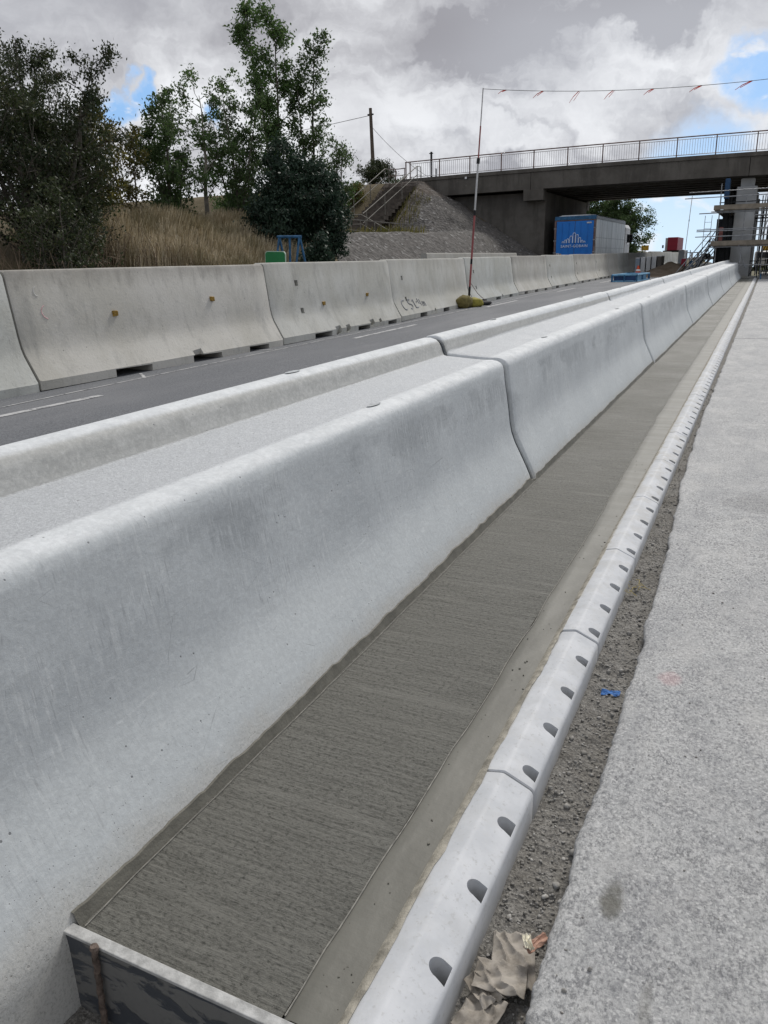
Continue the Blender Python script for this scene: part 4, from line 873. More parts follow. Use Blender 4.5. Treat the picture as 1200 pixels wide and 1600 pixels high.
while x < 4 and cnt < 290:
    if min(abs(x-px) for px in posts_x) > 0.05:
        o = bmst if cnt == 0 else bmst.copy()
        if cnt: COL.objects.link(o)
        o.parent = br; o.location = Vector((x, DY0+0.12, hog(x)))-br.location; cnt += 1
    x += 0.1366
mb = MB(); 
while x < 18: mb.tube((x, DY0+0.12, hog(x)+0.1), (x, DY0+0.12, hog(x)+0.9), 0.011, n=4); x += 0.1366
for x in np.arange(-21.6, 18, 0.14): mb.tube((x, DY1-0.12, hog(x)+0.1), (x, DY1-0.12, hog(x)+0.9), 0.011, n=3)
for x in posts_x: mb.box(x-.03, x+.03, DY1-.15, DY1-.09, hog(x), hog(x)+1.02)
o = part(mb, 'railing_bars', MT['rail'], br); o['kind'] = 'stuff'
bp = thing('marker_post', (-20.35, 50.35, 5.1), 'dark narrow post standing behind the railing near the left bridge end', 'post')
part(MB().box(-20.42, -20.30, 50.33, 50.41, 5.1, 6.72), 'shaft', MT['dark'], bp, bevel=0.01); part(MB().box(-20.50, -20.24, 50.33, 50.41, 6.60, 6.65), 'crossbar', MT['dark'], bp); part(MB().box(-20.06, -20.0, 50.3, 50.4, 5.1, 5.7), 'side_stub', MT['dark'], bp)
part(MB().box(-17.9, -17.78, 49.90, 49.925, 4.92, 5.04), 'marker_plate', MT['white'], br)

# ------------------------------------------------------------------ steps, platform, handrails
st = thing('stair_flight', (-22.5, 44, 1.5), 'flight of timber-edged steps climbing the bank to the left bridge end', 'steps')
NS = 15
for k in range(NS):
    t_ = k/(NS-1); y = 41.6+7.2*t_; z = 1.75+3.05*t_; xc = -21.6-0.15*t_
    part(MB().box(xc-0.98, xc+0.98, y, y+0.62, z-0.20, z, jit=0.012), 'step', MT['step'], st)
def handrail(pts, posts, m, label, r=0.035, low=None, drop=1.0, group='metal handrails on the bank steps'):
    t_ = thing('handrail', (pts[0][0], pts[0][1], pts[0][2]-drop), label, 'handrail', group)
    part(MB().path(pts, r, 6), 'top_rail', m, t_, smooth=60)
    if low: part(MB().path([(x, y, z-low) for x, y, z in pts], r*0.85, 6), 'mid_rail', m, t_, smooth=60)
    for (x, y, z, h) in posts: part(MB().tube((x, y, z-h), (x, y, z), r*0.9, n=6), 'post', m, t_, smooth=60)
    return t_
def lerp3(a, b, t_): return tuple(a[k]+(b[k]-a[k])*t_ for k in range(3))
for (xo, xo2, lab, m) in ((-22.7, -22.95, 'pale left handrail of the upper steps', MT['railgrey']), (-20.75, -20.7, 'pale right handrail of the upper steps', MT['railgrey'])):
    a, b = (xo, 41.4, 2.75), (xo2, 48.8, 5.75)
    ps = [lerp3(a, b, t_) for t_ in (0.02, 0.35, 0.68, 1.0)]
    handrail([(a[0], a[1]-0.3, 2.65), a, b, (b[0]+0.1, b[1]+0.35, 5.75), (b[0]+0.1, b[1]+0.4, 5.0)], [(*p, 1.1) for p in ps], m, lab, 0.028, 0.5)
handrail([(-22.9, 49.2, 5.75), (-22.5, 49.9, 5.8), (-22.1, 50.1, 5.85)], [(-22.6, 49.7, 5.8, .95), (-22.12, 50.05, 5.85, .85)], MT['rust'], 'short dark link rail joining steps and bridge railing', 0.03, 0.4)
part_f = handrail([(-22.2, 40.2, 2.46), (-16.6, 39.4, 1.80)], [(*lerp3((-22.2, 40.2, 2.46), (-16.6, 39.4, 1.80), k/6), 1.15) for k in range(7)], MT['railgrey'], 'long pale twin-bar railing along the platform below the upper steps', 0.03, 0.55)
handrail([(-22.4, 41.3, 2.62), (-20.9, 41.2, 2.6), (-18.6, 40.6, 1.5)], [(-22.4, 41.3, 2.62, 1.1), (-21.6, 41.25, 2.6, 1.1), (-20.6, 41.1, 2.4, 1.0), (-19.5, 40.8, 2.0, 1.0)], MT['railgrey'], 'second pale railing sloping down behind the platform railing', 0.03, 0.5)
struct(MB().box(-22.6, -16.4, 38.9, 41.7, 0.6, 1.42, jit=0.02).build('step_landing', MT['old'], bevel=0.03))
sg = thing('notice_board', (-22.0, 40.1, 1.4), 'small red and white notice fixed at the left end of the platform railing', 'sign')
part(MB().box(-22.15, -21.75, 40.04, 40.06, 2.05, 2.48), 'red_panel', simple('faded_red_notice', (0.33, 0.07, 0.06), 0.6, 0, 0.35, 14, 0), sg); part(MB().box(-22.1, -21.8, 40.025, 40.037, 1.92, 2.04), 'white_panel', MT['white'], sg); part(MB().tube((-21.95, 40.08, 1.35), (-21.95, 40.08, 2.45), 0.03, n=6), 'post', MT['railgrey'], sg)
for (dx_, lab) in ((0.0, 'front dark handrail of the lower steps going down to the barriers'), (1.0, 'rear dark handrail of the lower steps going down to the barriers')):
    a, b = (-20.3+dx_*0.3, 36.2+dx_, 1.62), (-16.2+dx_*0.9, 34.6+dx_, -0.55)
    handrail([a, b], [(*lerp3(a, b, t_), 1.0) for t_ in (0.05, 0.38, 0.72)], MT['dark'], lab, 0.03, 0.45)
st2 = thing('stair_flight', (-18, 35.6, -1), 'lower flight of steps between the dark handrails', 'steps')
for k in range(10):
    t_ = k/9; part(MB().box(-20.4+3.9*t_, -19.7+3.9*t_, 35.2-0.6*t_, 36.9-0.5*t_, 0.35-1.75*t_, 0.58-1.75*t_, jit=0.01), 'step', MT['step'], st2)
up = thing('utility_pole', (-29.2, 60, 3), 'tall brown wooden utility pole on the bank left of the bridge', 'utility pole')
part(MB().tube((-29.15, 60, 3.5), (-29.35, 60, 11.5), 0.19, 0.12, 10), 'shaft', MT['brown'], up, smooth=60); part(MB().box(-29.6, -29.1, 59.95, 60.05, 11.0, 11.1), 'bracket', MT['dark'], up)
def sag(a, b, s_, n_=14): return [tuple(Vector(a).lerp(Vector(b), k/n_)+Vector((0, 0, -4*s_*(k/n_)*(1-k/n_)))) for k in range(n_+1)]
tag(MB().path(sag((-29.3, 60, 11.0), (-75, 52, 9.5), 1.2), 0.02, 4).build('overhead_wire', MT['wire'], origin=(-29.3, 60, 11)), 'sagging wire running left from the utility pole into the trees', 'wire')
tag(MB().path(sag((-29.3, 60, 10.2), (-24.5, 62, 6.0), 0.4), 0.015, 4).build('stay_wire', MT['wire'], origin=(-29.3, 60, 10)), 'thin stay wire slanting down right of the utility pole', 'wire')

# ------------------------------------------------------------------ marker pole, sandbags, bunting
def marker_pole(base, top, label, bands):
    p = thing('marker_pole', base, label, 'pole', 'height warning marker poles'); b, t_ = Vector(base), Vector(top)
    for k, (a0, a1, mn, r) in enumerate(bands):
        part(MB().tube(b.lerp(t_, a0), b.lerp(t_, a1), r, n=10), 'pole_section', MT[mn], p, smooth=60)
    part(MB().tube(b.lerp(t_, 0.675), b.lerp(t_, 0.70), 0.04, n=10), 'coupling', MT['dark'], p, smooth=60)
    return p
bands = [(0, .10, 'black', .030), (.10, .21, 'polered', .026), (.21, .235, 'black', .028), (.235, .44, 'polered', .026), (.44, .465, 'black', .028), (.465, .675, 'polewhite', .024), (.70, 0.84, 'polered', .018), (.84, 1.0, 'rail', .014)]
marker_pole((-7.12, 20.2, -1.17), (-6.72, 20.0, 3.98), 'tall red and white banded pole leaning above the sandbags', bands)
marker_pole((4.2, 20.2, -1.42), (4.0, 20.0, 3.75), 'tall red and white banded pole at the right end of the bunting', bands)
A, B = (-6.72, 20.0, 3.96), (4.0, 20.0, 3.75)
bl = sag(A, B, 0.36, 30); bt = thing('bunting_line', A, 'thin cord with small red flags strung from the marker pole across the sky', 'bunting')
part(MB().path(bl, 0.006, 4), 'cord', MT['wire'], bt)
blv = [Vector(p) for p in bl]
def cord_at(x):
    for k in range(30):
        if blv[k].x <= x <= blv[k+1].x: return blv[k].lerp(blv[k+1], (x-blv[k].x)/(blv[k+1].x-blv[k].x))
for k, (x, dl, dd) in enumerate([(-6.15, -.22, -.06), (-5.25, -.26, -.12), (-4.40, -.24, -.22), (-3.62, -.22, -.16), (-2.75, -.22, -.10), (-1.75, -.26, -.10), (-0.75, -.34, -.14), (0.4, -.3, -.1), (1.6, -.3, -.15), (2.8, -.3, -.1)]):
    p = cord_at(x); q = p+Vector((dl*0.9, 0.02, dd)); mb = MB(); w = 0.011; mid_ = p.lerp(q, .55)+Vector((0, 0, 0.015))
    mb.add([p+Vector((0, 0, w)), p-Vector((0, 0, w)), mid_-Vector((0, .02, w*.8)), mid_+Vector((0, -.02, w*.8)), q-Vector((0, 0, w*.5)), q+Vector((0, 0, w*.4))], [(0, 1, 2, 3), (3, 2, 4, 5)])
    mb.add([p+Vector((0.03, .01, w*.6)), p+Vector((0.03, .01, -w*.6)), q+Vector((.10, .01, .03)), q+Vector((.10, .01, .045))], [(0, 1, 2, 3)])
    o = part(mb, 'flag', MT['flag'], bt); sl = o.modifiers.new('s', 'SOLIDIFY'); sl.thickness = 0.003
def bag(loc, L, W, H, rz, m, label, seed):
    bm = bmesh.new(); bmesh.ops.create_uvsphere(bm, u_segments=20, v_segments=12, radius=1)
    for v in bm.verts:
        x, y, z = v.co; e = 3.0; s_ = (abs(x)**e+abs(y)**e+abs(z)**e)**(1/e); v.co = v.co/s_
        nz = mnoise.noise(v.co*1.6+Vector((seed, 0, 0)))*0.22; v.co = Vector((v.co.x*L/2*(1+nz*.3), v.co.y*W/2*(1+nz), max(-0.85, v.co.z)*H/2*(1+nz-0.2*v.co.x**2)))
    me = bpy.data.meshes.new('sandbag'); bm.to_mesh(me); bm.free(); me.shade_smooth(); me.materials.append(m); o = bpy.data.objects.new('sandbag', me); COL.objects.link(o)
    o.location = (loc[0], loc[1], loc[2]+H*0.42); o.rotation_euler[2] = rz; tag(o, label, 'sandbag', 'sandbags at the marker pole foot')
bag((-7.06, 19.72, -1.18), 0.60, 0.34, 0.34, 1.45, MT['bag'], 'large olive brown sandbag at the left of the pole foot', 1)
bag((-6.92, 20.12, -1.18), 0.46, 0.32, 0.26, 0.9, MT['bagyellow'], 'small yellow sandbag pressed against the pole foot', 4)
bag((-6.95, 20.75, -1.17), 0.85, 0.32, 0.13, 1.3, MT['black'], 'flat black sandbag to the right of the yellow one', 8)
tag(MB().path([(-7.09, 20.15, -0.5), (-7.0, 20.6, -0.85), (-6.9, 21.1, -1.1)], 0.008, 5).build('loose_cord', MT['rust'], origin=(-7.15, 20.1, -1.1)), 'loose thin cord hanging beside the marker pole', 'cord')

# ------------------------------------------------------------------ trestle and sign behind the barriers
tr = thing('trestle', (-10.6, 17, -1.3), 'blue painted steel trestle standing behind the barriers below the dark bush', 'trestle')
def P3(x, y, z): return (x, y, z)
ya = 17.0; xl, xr, zt = -10.90, -10.32, 0.67
part(MB().tube((xl-.05, ya, zt), (xr+.05, ya, zt-0.02), 0.035, n=8), 'top_bar', MT['blue'], tr, smooth=60)
for x in (xl, xr):
    for s_ in (-1, 1): part(MB().tube((x, ya, zt), (x+s_*.14, ya+s_*0.42, -1.25), 0.028, n=8), 'leg', MT['blue'], tr, smooth=60)
part(MB().tube((xl+.3, ya, zt), (xl+.20, ya+.02, -1.2), 0.028, n=8), 'leg', MT['blue'], tr, smooth=60)
part(MB().tube((xl-.1, ya, -0.55), (xr+.1, ya, -0.6), 0.02, n=8), 'cross_bar', MT['blue'], tr, smooth=60)
gs = thing('green_sign', (-9.6, 14.4, -1.3), 'rounded green sign board leaning behind the barrier top beside the blue trestle', 'sign')
def rrect(x0, x1, z0, z1, r, y, sk=0.0, n_=5):
    pts = []
    for (cx_, cz_, a0) in ((x1-r, z1-r, 0), (x0+r, z1-r, 90), (x0+r, z0+r, 180), (x1-r, z0+r, 270)):
        for k in range(n_+1):
            a = math.radians(a0+90*k/n_); xx_ = cx_+r*math.cos(a); zz_ = cz_+r*math.sin(a); pts.append((xx_+sk*(zz_-z0), y, zz_-0.04*(xx_-x0)))
    return pts
def plate(pts, th):
    n_ = len(pts); return MB().add(pts+[(x, y+th, z) for x, y, z in pts], [tuple(range(n_)), tuple(range(n_, 2*n_))[::-1]]+[(k, n_+k, n_+(k+1) % n_, (k+1) % n_) for k in range(n_)])
part(plate(rrect(-9.63, -9.12, -0.3, 0.30, 0.07, 14.4, 0.03), 0.02), 'pale_border', MT['signback'], gs); part(plate(rrect(-9.615, -9.135, -0.285, 0.285, 0.06, 14.391, 0.03), 0.006), 'green_face', MT['green'], gs)
for x in (-9.5, -9.25): part(MB().box(x-.02, x+.02, 14.43, 14.47, -1.3, 0.2), 'post', MT['galv'], gs)

# ------------------------------------------------------------------ lorry
TX0, TX1, TY0, TY1, TZ0, TZ1 = -12.15, -9.68, 50.4, 61.4, -0.15, 2.5
lo = thing('lorry', ((TX0+TX1)/2, TY0, -1.2), 'parked lorry with blue rear doors and silver side panels under the bridge', 'lorry')
part(MB().box(TX0+.03, TX1-.03, TY0+.06, TY1, TZ0, TZ1-.1), 'cargo_body', MT['curtain'], lo)
part(MB().box(TX0, TX1, TY0+.01, TY0+.055, TZ0-.05, TZ1-.30), 'door_frame', MT['rust'], lo)
part(MB().box(TX0-.02, TX1+.02, TY0-.02, TY0+.2, TZ1-.295, TZ1-.07), 'rear_header', MT['blue'], lo, bevel=0.02)
part(MB().box(TX0-.02, TX1+.02, TY0-.04, TY0+.08, TZ1-.34, TZ1-.30), 'marker_light_strip', MT['rust'], lo)
mid_x = (TX0+TX1)/2
for (xa, xb) in ((TX0+.11, mid_x-.012), (mid_x+.012, TX1-.11)):
    d = part(MB().box(xa, xb, TY0-.03, TY0+.008, TZ0, TZ1-.36), 'rear_door', MT['trailerblue'], lo, bevel=0.01)
    for f_ in (0.32, 0.7):
        xx_ = xa+(xb-xa)*f_; part(MB().tube((xx_, TY0-.05, TZ0+.05), (xx_, TY0-.05, TZ1-.45), 0.013, n=6), 'lock_rod', MT['trailerblue'], d)
for x in (TX0+.03, TX1-.03):
    part(MB().box(x-.05, x+.05, TY0-.04, TY0+.009, TZ0-.05, TZ1-.35), 'corner_post', MT['rust'], lo)
    for z in (0.3, 1.0, 1.7): part(MB().box(x-.09, x+.09, TY0-.055, TY0-.042, z, z+.06), 'hinge', MT['galv'], lo)
for k in range(6):
    y0 = TY0+.35+k*1.8; part(MB().box(TX1-.028, TX1-.004, y0, y0+1.76, TZ0+.05, TZ1-.28), 'side_panel', MT['curtain'], lo, bevel=0.008)
for z in (0.55, 1.15): part(MB().box(TX1-.003, TX1+.006, TY0+.35, TY1, z, z+.025), 'side_strap', MT['galv'], lo)
part(MB().extrude_y([(TX1-.02, TZ1-.27), (TX1+.02, TZ1-.27), (TX1+.02, TZ1-.10), (TX1-.04, TZ1-.05), (TX1-.1, TZ1-.02), (TX1-.4, TZ1)], [TY0+.2, TY1]), 'roof_edge', MT['galv'], lo, smooth=50)
part(MB().extrude_y([(TX0, TZ1-.1), (TX1-.2, TZ1-.1), (TX1-.4, TZ1), (TX0+.4, TZ1)], [TY0+.2, TY1]), 'roof', MT['curtain'], lo)
part(MB().box(TX0+.2, TX1-.2, TY0+.2, TY1+3.2, -0.5, TZ0-.051), 'chassis', MT['dark'], lo)
for (x, y) in [(x, y) for x in (TX0+.05, TX1-.35) for y in (TY0+1.5, TY0+2.7, TY1+1.6)]:
    w = part(MB().tube((x, y, -.70), (x+.3, y, -.70), .5, n=20), 'wheel', MT['black'], lo, smooth=40); part(MB().tube((x-.01, y, -.70), (x+.31, y, -.70), .27, n=16), 'rim', MT['galv'], w, smooth=40)
cab = part(prism_xz([(TX0+.05, -.4), (TX1-.05, -.4), (TX1-.05, 2.0), (TX1-.2, 2.25), (TX0+.2, 2.25), (TX0+.05, 2.0)], TY1+.65, TY1+2.9), 'cab', MT['white'], lo, bevel=0.06)
part(MB().box(TX1-.052, TX1-.03, TY1+1.5, TY1+2.5, .85, 1.6), 'side_window', MT['glass'], cab); part(MB().box(TX1-.03, TX1+.2, TY1+2.5, TY1+2.7, 1.0, 1.6), 'wing_mirror', MT['dark'], cab, bevel=0.03)
part(MB().box(TX0+.1, TX1-.1, TY1+.02, TY1+.10, TZ0, TZ1-.05), 'headboard', MT['dark'], lo)
def text_part(body, x0, x1, zbase, m, parent, name, y, bold=0.0):
    cu = bpy.data.curves.new('t', 'FONT'); cu.body = body; cu.size = 1; cu.extrude = 0.01; cu.offset = bold; cu.space_character = 1.12
    o = bpy.data.objects.new('t', cu); COL.objects.link(o); bpy.context.view_layer.update(); dg = bpy.context.evaluated_depsgraph_get(); me = bpy.data.meshes.new_from_object(o.evaluated_get(dg)); bpy.data.objects.remove(o)
    co = np.empty(len(me.vertices)*3); me.vertices.foreach_get('co', co); co = co.reshape(-1, 3); s_ = (x1-x0)/(co[:, 0].max()-co[:, 0].min()); pl_ = wloc(parent)
    nw = np.stack([x0+(co[:, 0]-co[:, 0].min())*s_-pl_[0], y-co[:, 2]*0.5-pl_[1], zbase+co[:, 1]*s_-pl_[2]], -1); me.vertices.foreach_set('co', nw.ravel()); me.update(); me.materials.clear(); me.materials.append(m)
    q_ = bpy.data.objects.new(name, me); COL.objects.link(q_); q_.parent = parent; return q_
text_part('SAINT-GOBAIN', TX0+.42, TX1-.42, 0.62, MT['print_'], lo, 'lettering', TY0-.075, 0.012)
def arch(cx_, w, z0, h, th=0.022):
    pts = [(cx_-w/2, TY0-.07, z0)]+[(cx_-w/2*math.cos(math.pi*k/10), TY0-.07, z0+h-w/2+w/2*math.sin(math.pi*k/10)) for k in range(11)]+[(cx_+w/2, TY0-.07, z0)]
    return MB().path(pts, th, 4)
for (cx_, w, h) in [(mid_x-.02, .14, .58), (mid_x+.16, .14, .48), (mid_x-.20, .16, .40), (mid_x+.33, .12, .30), (mid_x-.40, .12, .24), (mid_x-.55, .1, .18), (mid_x+.48, .1, .14), (mid_x-.70, .08, .10), (mid_x+.62, .08, .08)]:
    part(arch(cx_, w, 0.88, h), 'printed_arch', MT['print_'], lo)
part(MB().box(TX0+.13, TX0+.33, TY0-.07, TY0-.05, 0.0, 0.30), 'warning_plate', MT['polewhite'], lo); part(MB().box(TX0+.36, TX0+.46, TY0-.07, TY0-.05, 0.02, 0.26), 'warning_plate', MT['yellow'], lo)
m_ = MB().add([(TX0+.17, TY0-.075, .12), (TX0+.29, TY0-.075, .12), (TX0+.23, TY0-.075, .25)], [(0, 1, 2)]); part(m_, 'warning_triangle', MT['black'], lo)
part(MB().box(TX0+.14, TX0+.32, TY0-.078, TY0-.072, 0.01, 0.09), 'orange_strip', MT['yellow'], lo)
part(MB().box(TX1-.62, TX1-.18, TY0-.07, TY0-.05, 0.02, 0.09), 'printed_strip', MT['print_'], lo); part(MB().box(TX1-.46, TX1-.30, TY0-.07, TY0-.05, 0.13, 0.19), 'printed_strip', MT['print_'], lo)
part(MB().box(TX1-.52, TX1-.24, TY0-.07, TY0-.05, TZ1-.52, TZ1-.44), 'maker_badge', MT['polewhite'], lo)

# ------------------------------------------------------------------ scaffold round the pier
deepblue = simple('deep_blue_prop', (0.02, 0.06, 0.13), .6)
sc = thing('scaffold', (-1.4, 50, -1.3), 'tube scaffold with timber board lifts wrapped round the pale bridge pier', 'scaffold')
def T(a, b, name='standard', r=0.026, m='galv'): return part(MB().tube(a, b, r, n=6), name, MT[m], sc, smooth=60)
for x, top in ((-2.68, 3.60), (-1.40, 3.0), (-0.35, 3.1), (0.9, 3.5), (2.1, 3.2)): T((x, 48.3, -1.35), (x-.02, 48.3, top))
for x in (-2.75, -2.2, -0.5, 0.9, 2.1): T((x, 49.6, -1.3), (x, 49.6, 3.0), m='dark')
for x in (-2.75, -2.3, 0.9): T((x, 54, -1.3), (x, 54, 3.3), m='dark'); T((x+.2, 60, -1.3), (x+.2, 60, 3.3), m='dark')
for zb in (0.45, 2.28):
    part(MB().box(-2.95, 2.6, 48.05, 48.09, zb, zb+.23, jit=.008), 'toe_board', MT['board'], sc)
    part(MB().box(-2.98, -2.94, 48.05, 61, zb, zb+.23), 'toe_board', MT['board'], sc)
    for k in range(5): part(MB().box(-2.9, 2.6, 48.12+k*.235, 48.34+k*.235, zb-.05, zb-.01, jit=.004), 'deck_board', MT['board'], sc)
    for k in range(4): part(MB().box(-2.92+k*.235, -2.70+k*.235, 49.4, 61, zb-.05, zb-.01, jit=.004), 'deck_board', MT['board'], sc)
    T((-3.1, 48.2, zb-.09), (2.7, 48.2, zb-.06), 'ledger')
for (xa, z) in ((-4.3, 3.22), (-4.5, 2.92), (-3.7, 2.12), (-3.75, 1.28), (-3.8, 0.92), (-3.75, 1.2)): T((xa, 48.15, z), (2.7, 48.15, z+.04), 'ledger')
T((-3.1, 48.15, -0.6), (2.7, 48.15, -0.6), 'ledger'); T((-0.9, 48.15, 1.95), (2.7, 48.15, 1.95), 'ledger'); T((-0.2, 48.15, -0.3), (2.7, 48.15, -0.3), 'ledger')
T((-1.55, 48.1, 0.45), (-1.1, 48.1, -0.75), 'raking_brace'); T((-0.1, 48.1, 2.3), (-0.55, 48.1, 0.6), 'raking_brace')
for k in range(7): T((-4.4+.13*k-.35, 47.2+k*.5, -1.2), (-3.0+.05*k, 48.3+k*.3, 1.2-.35*(k % 3)), 'raking_brace', m='dark' if k % 2 else 'galv')
for k in range(4): T((-4.9+.3*k, 49.5, -1.1), (-3.4+.2*k, 49.0, -.15), 'raking_brace')
for x in (-3.45, -3.1): T((x, 49, -.1), (x+.02, 49, 2.05), 'ladder_stile', .016)
for k in range(6): T((-3.45, 49, .05+k*.33), (-3.1, 49, .05+k*.33), 'ladder_rung', .010)
T((-4.0, 48.2, -1.1), (-3.98, 48.2, 0.25), 'standard'); T((-4.2, 48.2, 0.12), (-3.4, 48.2, 0.12), 'ledger')
part(MB().box(-3.5, -3.05, 49.2, 50.2, -.22, .06, jit=.05), 'netting_bundle', MT['dark'], sc, bevel=.06)
part(MB().box(-2.62, -2.36, 49.6, 50.1, 2.9, 3.95), 'blue_prop_head', deepblue, sc, bevel=.05); part(MB().box(-2.6, -2.35, 50.2, 50.5, -1.3, 3.9), 'prop', MT['dark'], sc)
part(MB().box(-2.62, -2.42, 48.4, 48.5, .7, 1.4), 'red_sheet', simple('faded_red_sheet', (0.24, 0.10, 0.09), .8), sc)
for k in range(4): part(MB().box(-2.25+.13*k-.02, -2.25+.13*k+.02, 51.2, 51.3, -1.3, 3.3), 'prop', MT['dark'], sc)
for x in (-2.62, -2.40): part(MB().box(x-.02, x+.34, 55.5, 56.4, -1.3, 3.9), 'dark_block', MT['dark'], sc)  # plain dark blocks filling the view left of the pier columns
r7 = random.Random(3)
for k in range(16):
    x = r7.choice([r7.uniform(-2.7, -2.05), r7.uniform(-.95, 2.4), r7.uniform(-.9, .3)]); y = r7.uniform(50, 61); T((x, y, -1.25), (x+r7.uniform(-.04, .04), y, r7.uniform(2.6, 3.8)), m=r7.choice(['dark', 'dark', 'galv']), r=.032)
for k in range(10):
    z = r7.choice([-.5, .1, .5, .95, 1.4, 1.9, 2.35, 2.8, 3.3])+r7.uniform(-.06, .06); y = r7.uniform(49.5, 61); T((-2.85, y, z), (2.5, y, z+.03), 'ledger', m='dark')
for k in range(9): T((r7.uniform(-4.6, -3.2), r7.uniform(47.6, 50), -1.1), (r7.uniform(-3.3, -2.8), 49, r7.uniform(-.2, .9)), 'raking_brace', m=r7.choice(['dark', 'galv']))
for k in range(5): part(MB().box(-2.9+.02*k, -2.1, 50.5+2*k, 50.55+2*k, -1.2, 1.9-.2*k), 'dark_panel', MT['dark'], sc)  # upright dark panels filling the space behind the tubes
for k in range(3): T((-.9+1.1*k, 48.4, -1.2), (-.2+1.1*k, 48.4, .4), 'raking_brace', m='dark')
bs = thing('site_table', (-0.2, 47.5, -1.4), 'dark blue trestle at the right edge below the scaffold', 'trestle')
part(MB().box(-.32, .5, 47.2, 48, -.95, -.88), 'top', MT['dark'], bs)
for x in (-.28, .4):
    for s_ in (-1, 1): part(MB().tube((x, 47.6, -.93), (x, 47.6+s_*.35, -1.4), .03, n=6), 'leg', MT['blue'], bs)
struct(MB().box(-1.3, -0.35, 49.95, 50.25, -1.5, -1.22, jit=.01).build('end_kerb', MT['old'], bevel=.02))

# ------------------------------------------------------------------ far clutter
bf = thing('steel_trestle', (-5.9, 38.5, -1.1), 'low blue steel frame lying on the left carriageway in front of the soil', 'steel frame')
for z in (-1.08, -.80):
    for (a, b) in (((-6.35, 37.6), (-5.3, 37.8)), ((-6.2, 40.6), (-5.15, 40.8)), ((-6.35, 37.6), (-6.2, 40.6)), ((-5.3, 37.8), (-5.15, 40.8))): part(MB().tube((*a, z), (*b, z), .045, n=6), 'beam', MT['bluepale'], bf)
for (x, y) in ((-6.35, 37.6), (-5.3, 37.8), (-6.2, 40.6), (-5.15, 40.8), (-5.83, 37.7), (-5.68, 40.7), (-5.25, 39.2)): part(MB().tube((x, y, -1.12), (x, y, -.78), .05, n=6), 'upright', MT['blue'], bf)
part(MB().box(-5.33, -5.27, 37.9, 40.7, -1.04, -.84), 'side_plate', MT['bluepale'], bf)
part(MB().box(-6.3, -5.35, 37.75, 37.8, -1.06, -.84), 'end_plate', simple('deep_blue_plate', (0.02, 0.06, 0.16), .5), bf)
for k in range(5):
    x = -7.1+k*.30; g_ = thing('upright_panel', (x, 50, -1.1), '%s grey upright concrete panel in the row behind the blue frame' % ['leftmost bluish', 'second', 'middle', 'fourth', 'rightmost darker'][k], 'panel', 'upright panels behind the blue frame')
    part(MB().box(x, x+.25, 49.6+.06*k, 50.9+.06*k, -1.1, -.12+.02*k, jit=.012), 'slab', [MT['bluepale'], MT['pier'], MT['pier'], MT['pier'], MT['bridge']][k] if k else simple('bluish_panel', (0.22, 0.26, 0.31), .7), g_, bevel=.015)
    part(MB().box(x, x+.25, 49.62+.06*k, 50.9+.06*k, -.115+.02*k, -.08+.02*k), 'pale_cap', MT['polewhite'], g_)
cn = thing('traffic_cone', (-6.6, 47.4, -1.1), 'orange traffic cone in front of the grey upright panels', 'traffic cone')
part(MB().path([(-6.6, 47.4, z) for z in (-1.06, -.85, -.75, -.6, -.5)], [.18, .14, .12, .07, .05], 12), 'cone_body', MT['orange'], cn, smooth=50); part(MB().box(-6.85, -6.35, 47.15, 47.65, -1.10, -1.065), 'base', MT['orange'], cn); part(MB().path([(-6.6, 47.4, z) for z in (-.80, -.70)], [.137, .112], 12), 'white_band', MT['white'], cn, smooth=50)
def heap(name, x, y, rx, ry, h, z0, m, label, seed):
    u, v = np.meshgrid(np.linspace(-1, 1, 34), np.linspace(-1, 1, 34)); r2 = np.sqrt(u**2+v**2); z = z0-.05+h*np.clip(1-r2, 0, 1)**0.8*(0.6+0.8*fbm(u*2.5+seed, v*2.5, 4, seed, .6))
    V = np.stack([x+u*rx, y+v*ry, z], -1).reshape(-1, 3); i, j = np.meshgrid(np.arange(33), np.arange(33)); a = (j*34+i).ravel(); return tag(array_obj(name, V, np.stack([a, a+1, a+35, a+34], 1), m, (x, y, z0), smooth=True), label, 'soil heap')
heap('soil_heap', -5.2, 50.5, 1.9, 4.2, .75, -1.1, MT['soil'], 'dark dug soil heap beside the red post under the bridge', 5)
heap('soil_heap', -5.6, 46.3, 1.3, 2.6, .30, -1.08, MT['soil'], 'low spread of dug soil in front of the larger heap', 9)
rp = thing('warning_post', (-4.55, 50.5, -1.1), 'leaning dark red post standing in the dug soil', 'post'); part(MB().obox((-4.53, 50.5, -.62), (.13, 0, .01), (0, .05, 0), (.05, 0, .42)), 'post_body', MT['red'], rp, bevel=.01); part(MB().box(-4.66, -4.36, 50.35, 50.65, -1.1, -1.0), 'foot', MT['dark'], rp)
wb = thing('road_barrier', (-5.4, 68, -1), 'tiny white topped blue road barrier far beyond the bridge', 'road barrier')
for x in (-5.6, -5.15): part(MB().box(x, x+.25, 68, 68.3, -.95, -.45), 'blue_base', MT['blue'], wb, bevel=.03); part(MB().box(x+.03, x+.2, 68.05, 68.2, -.45, .15), 'white_top', MT['white'], wb, bevel=.03)
cb = thing('site_barrier', (-5.6, 62, -1), 'white water-filled barrier end with dark base beyond the bridge', 'road barrier'); part(MB().box(-5.75, -5.35, 60, 61.8, -1.0, .35, jit=.02), 'white_shell', MT['white'], cb, bevel=.08); part(MB().box(-5.85, -5.3, 59.9, 61.9, -1.12, -.8), 'dark_base', MT['dark'], cb, bevel=.04)
rc = thing('container', (-9.5, 92, -1.7), 'dark red box container standing on the road beyond the bridge', 'container')
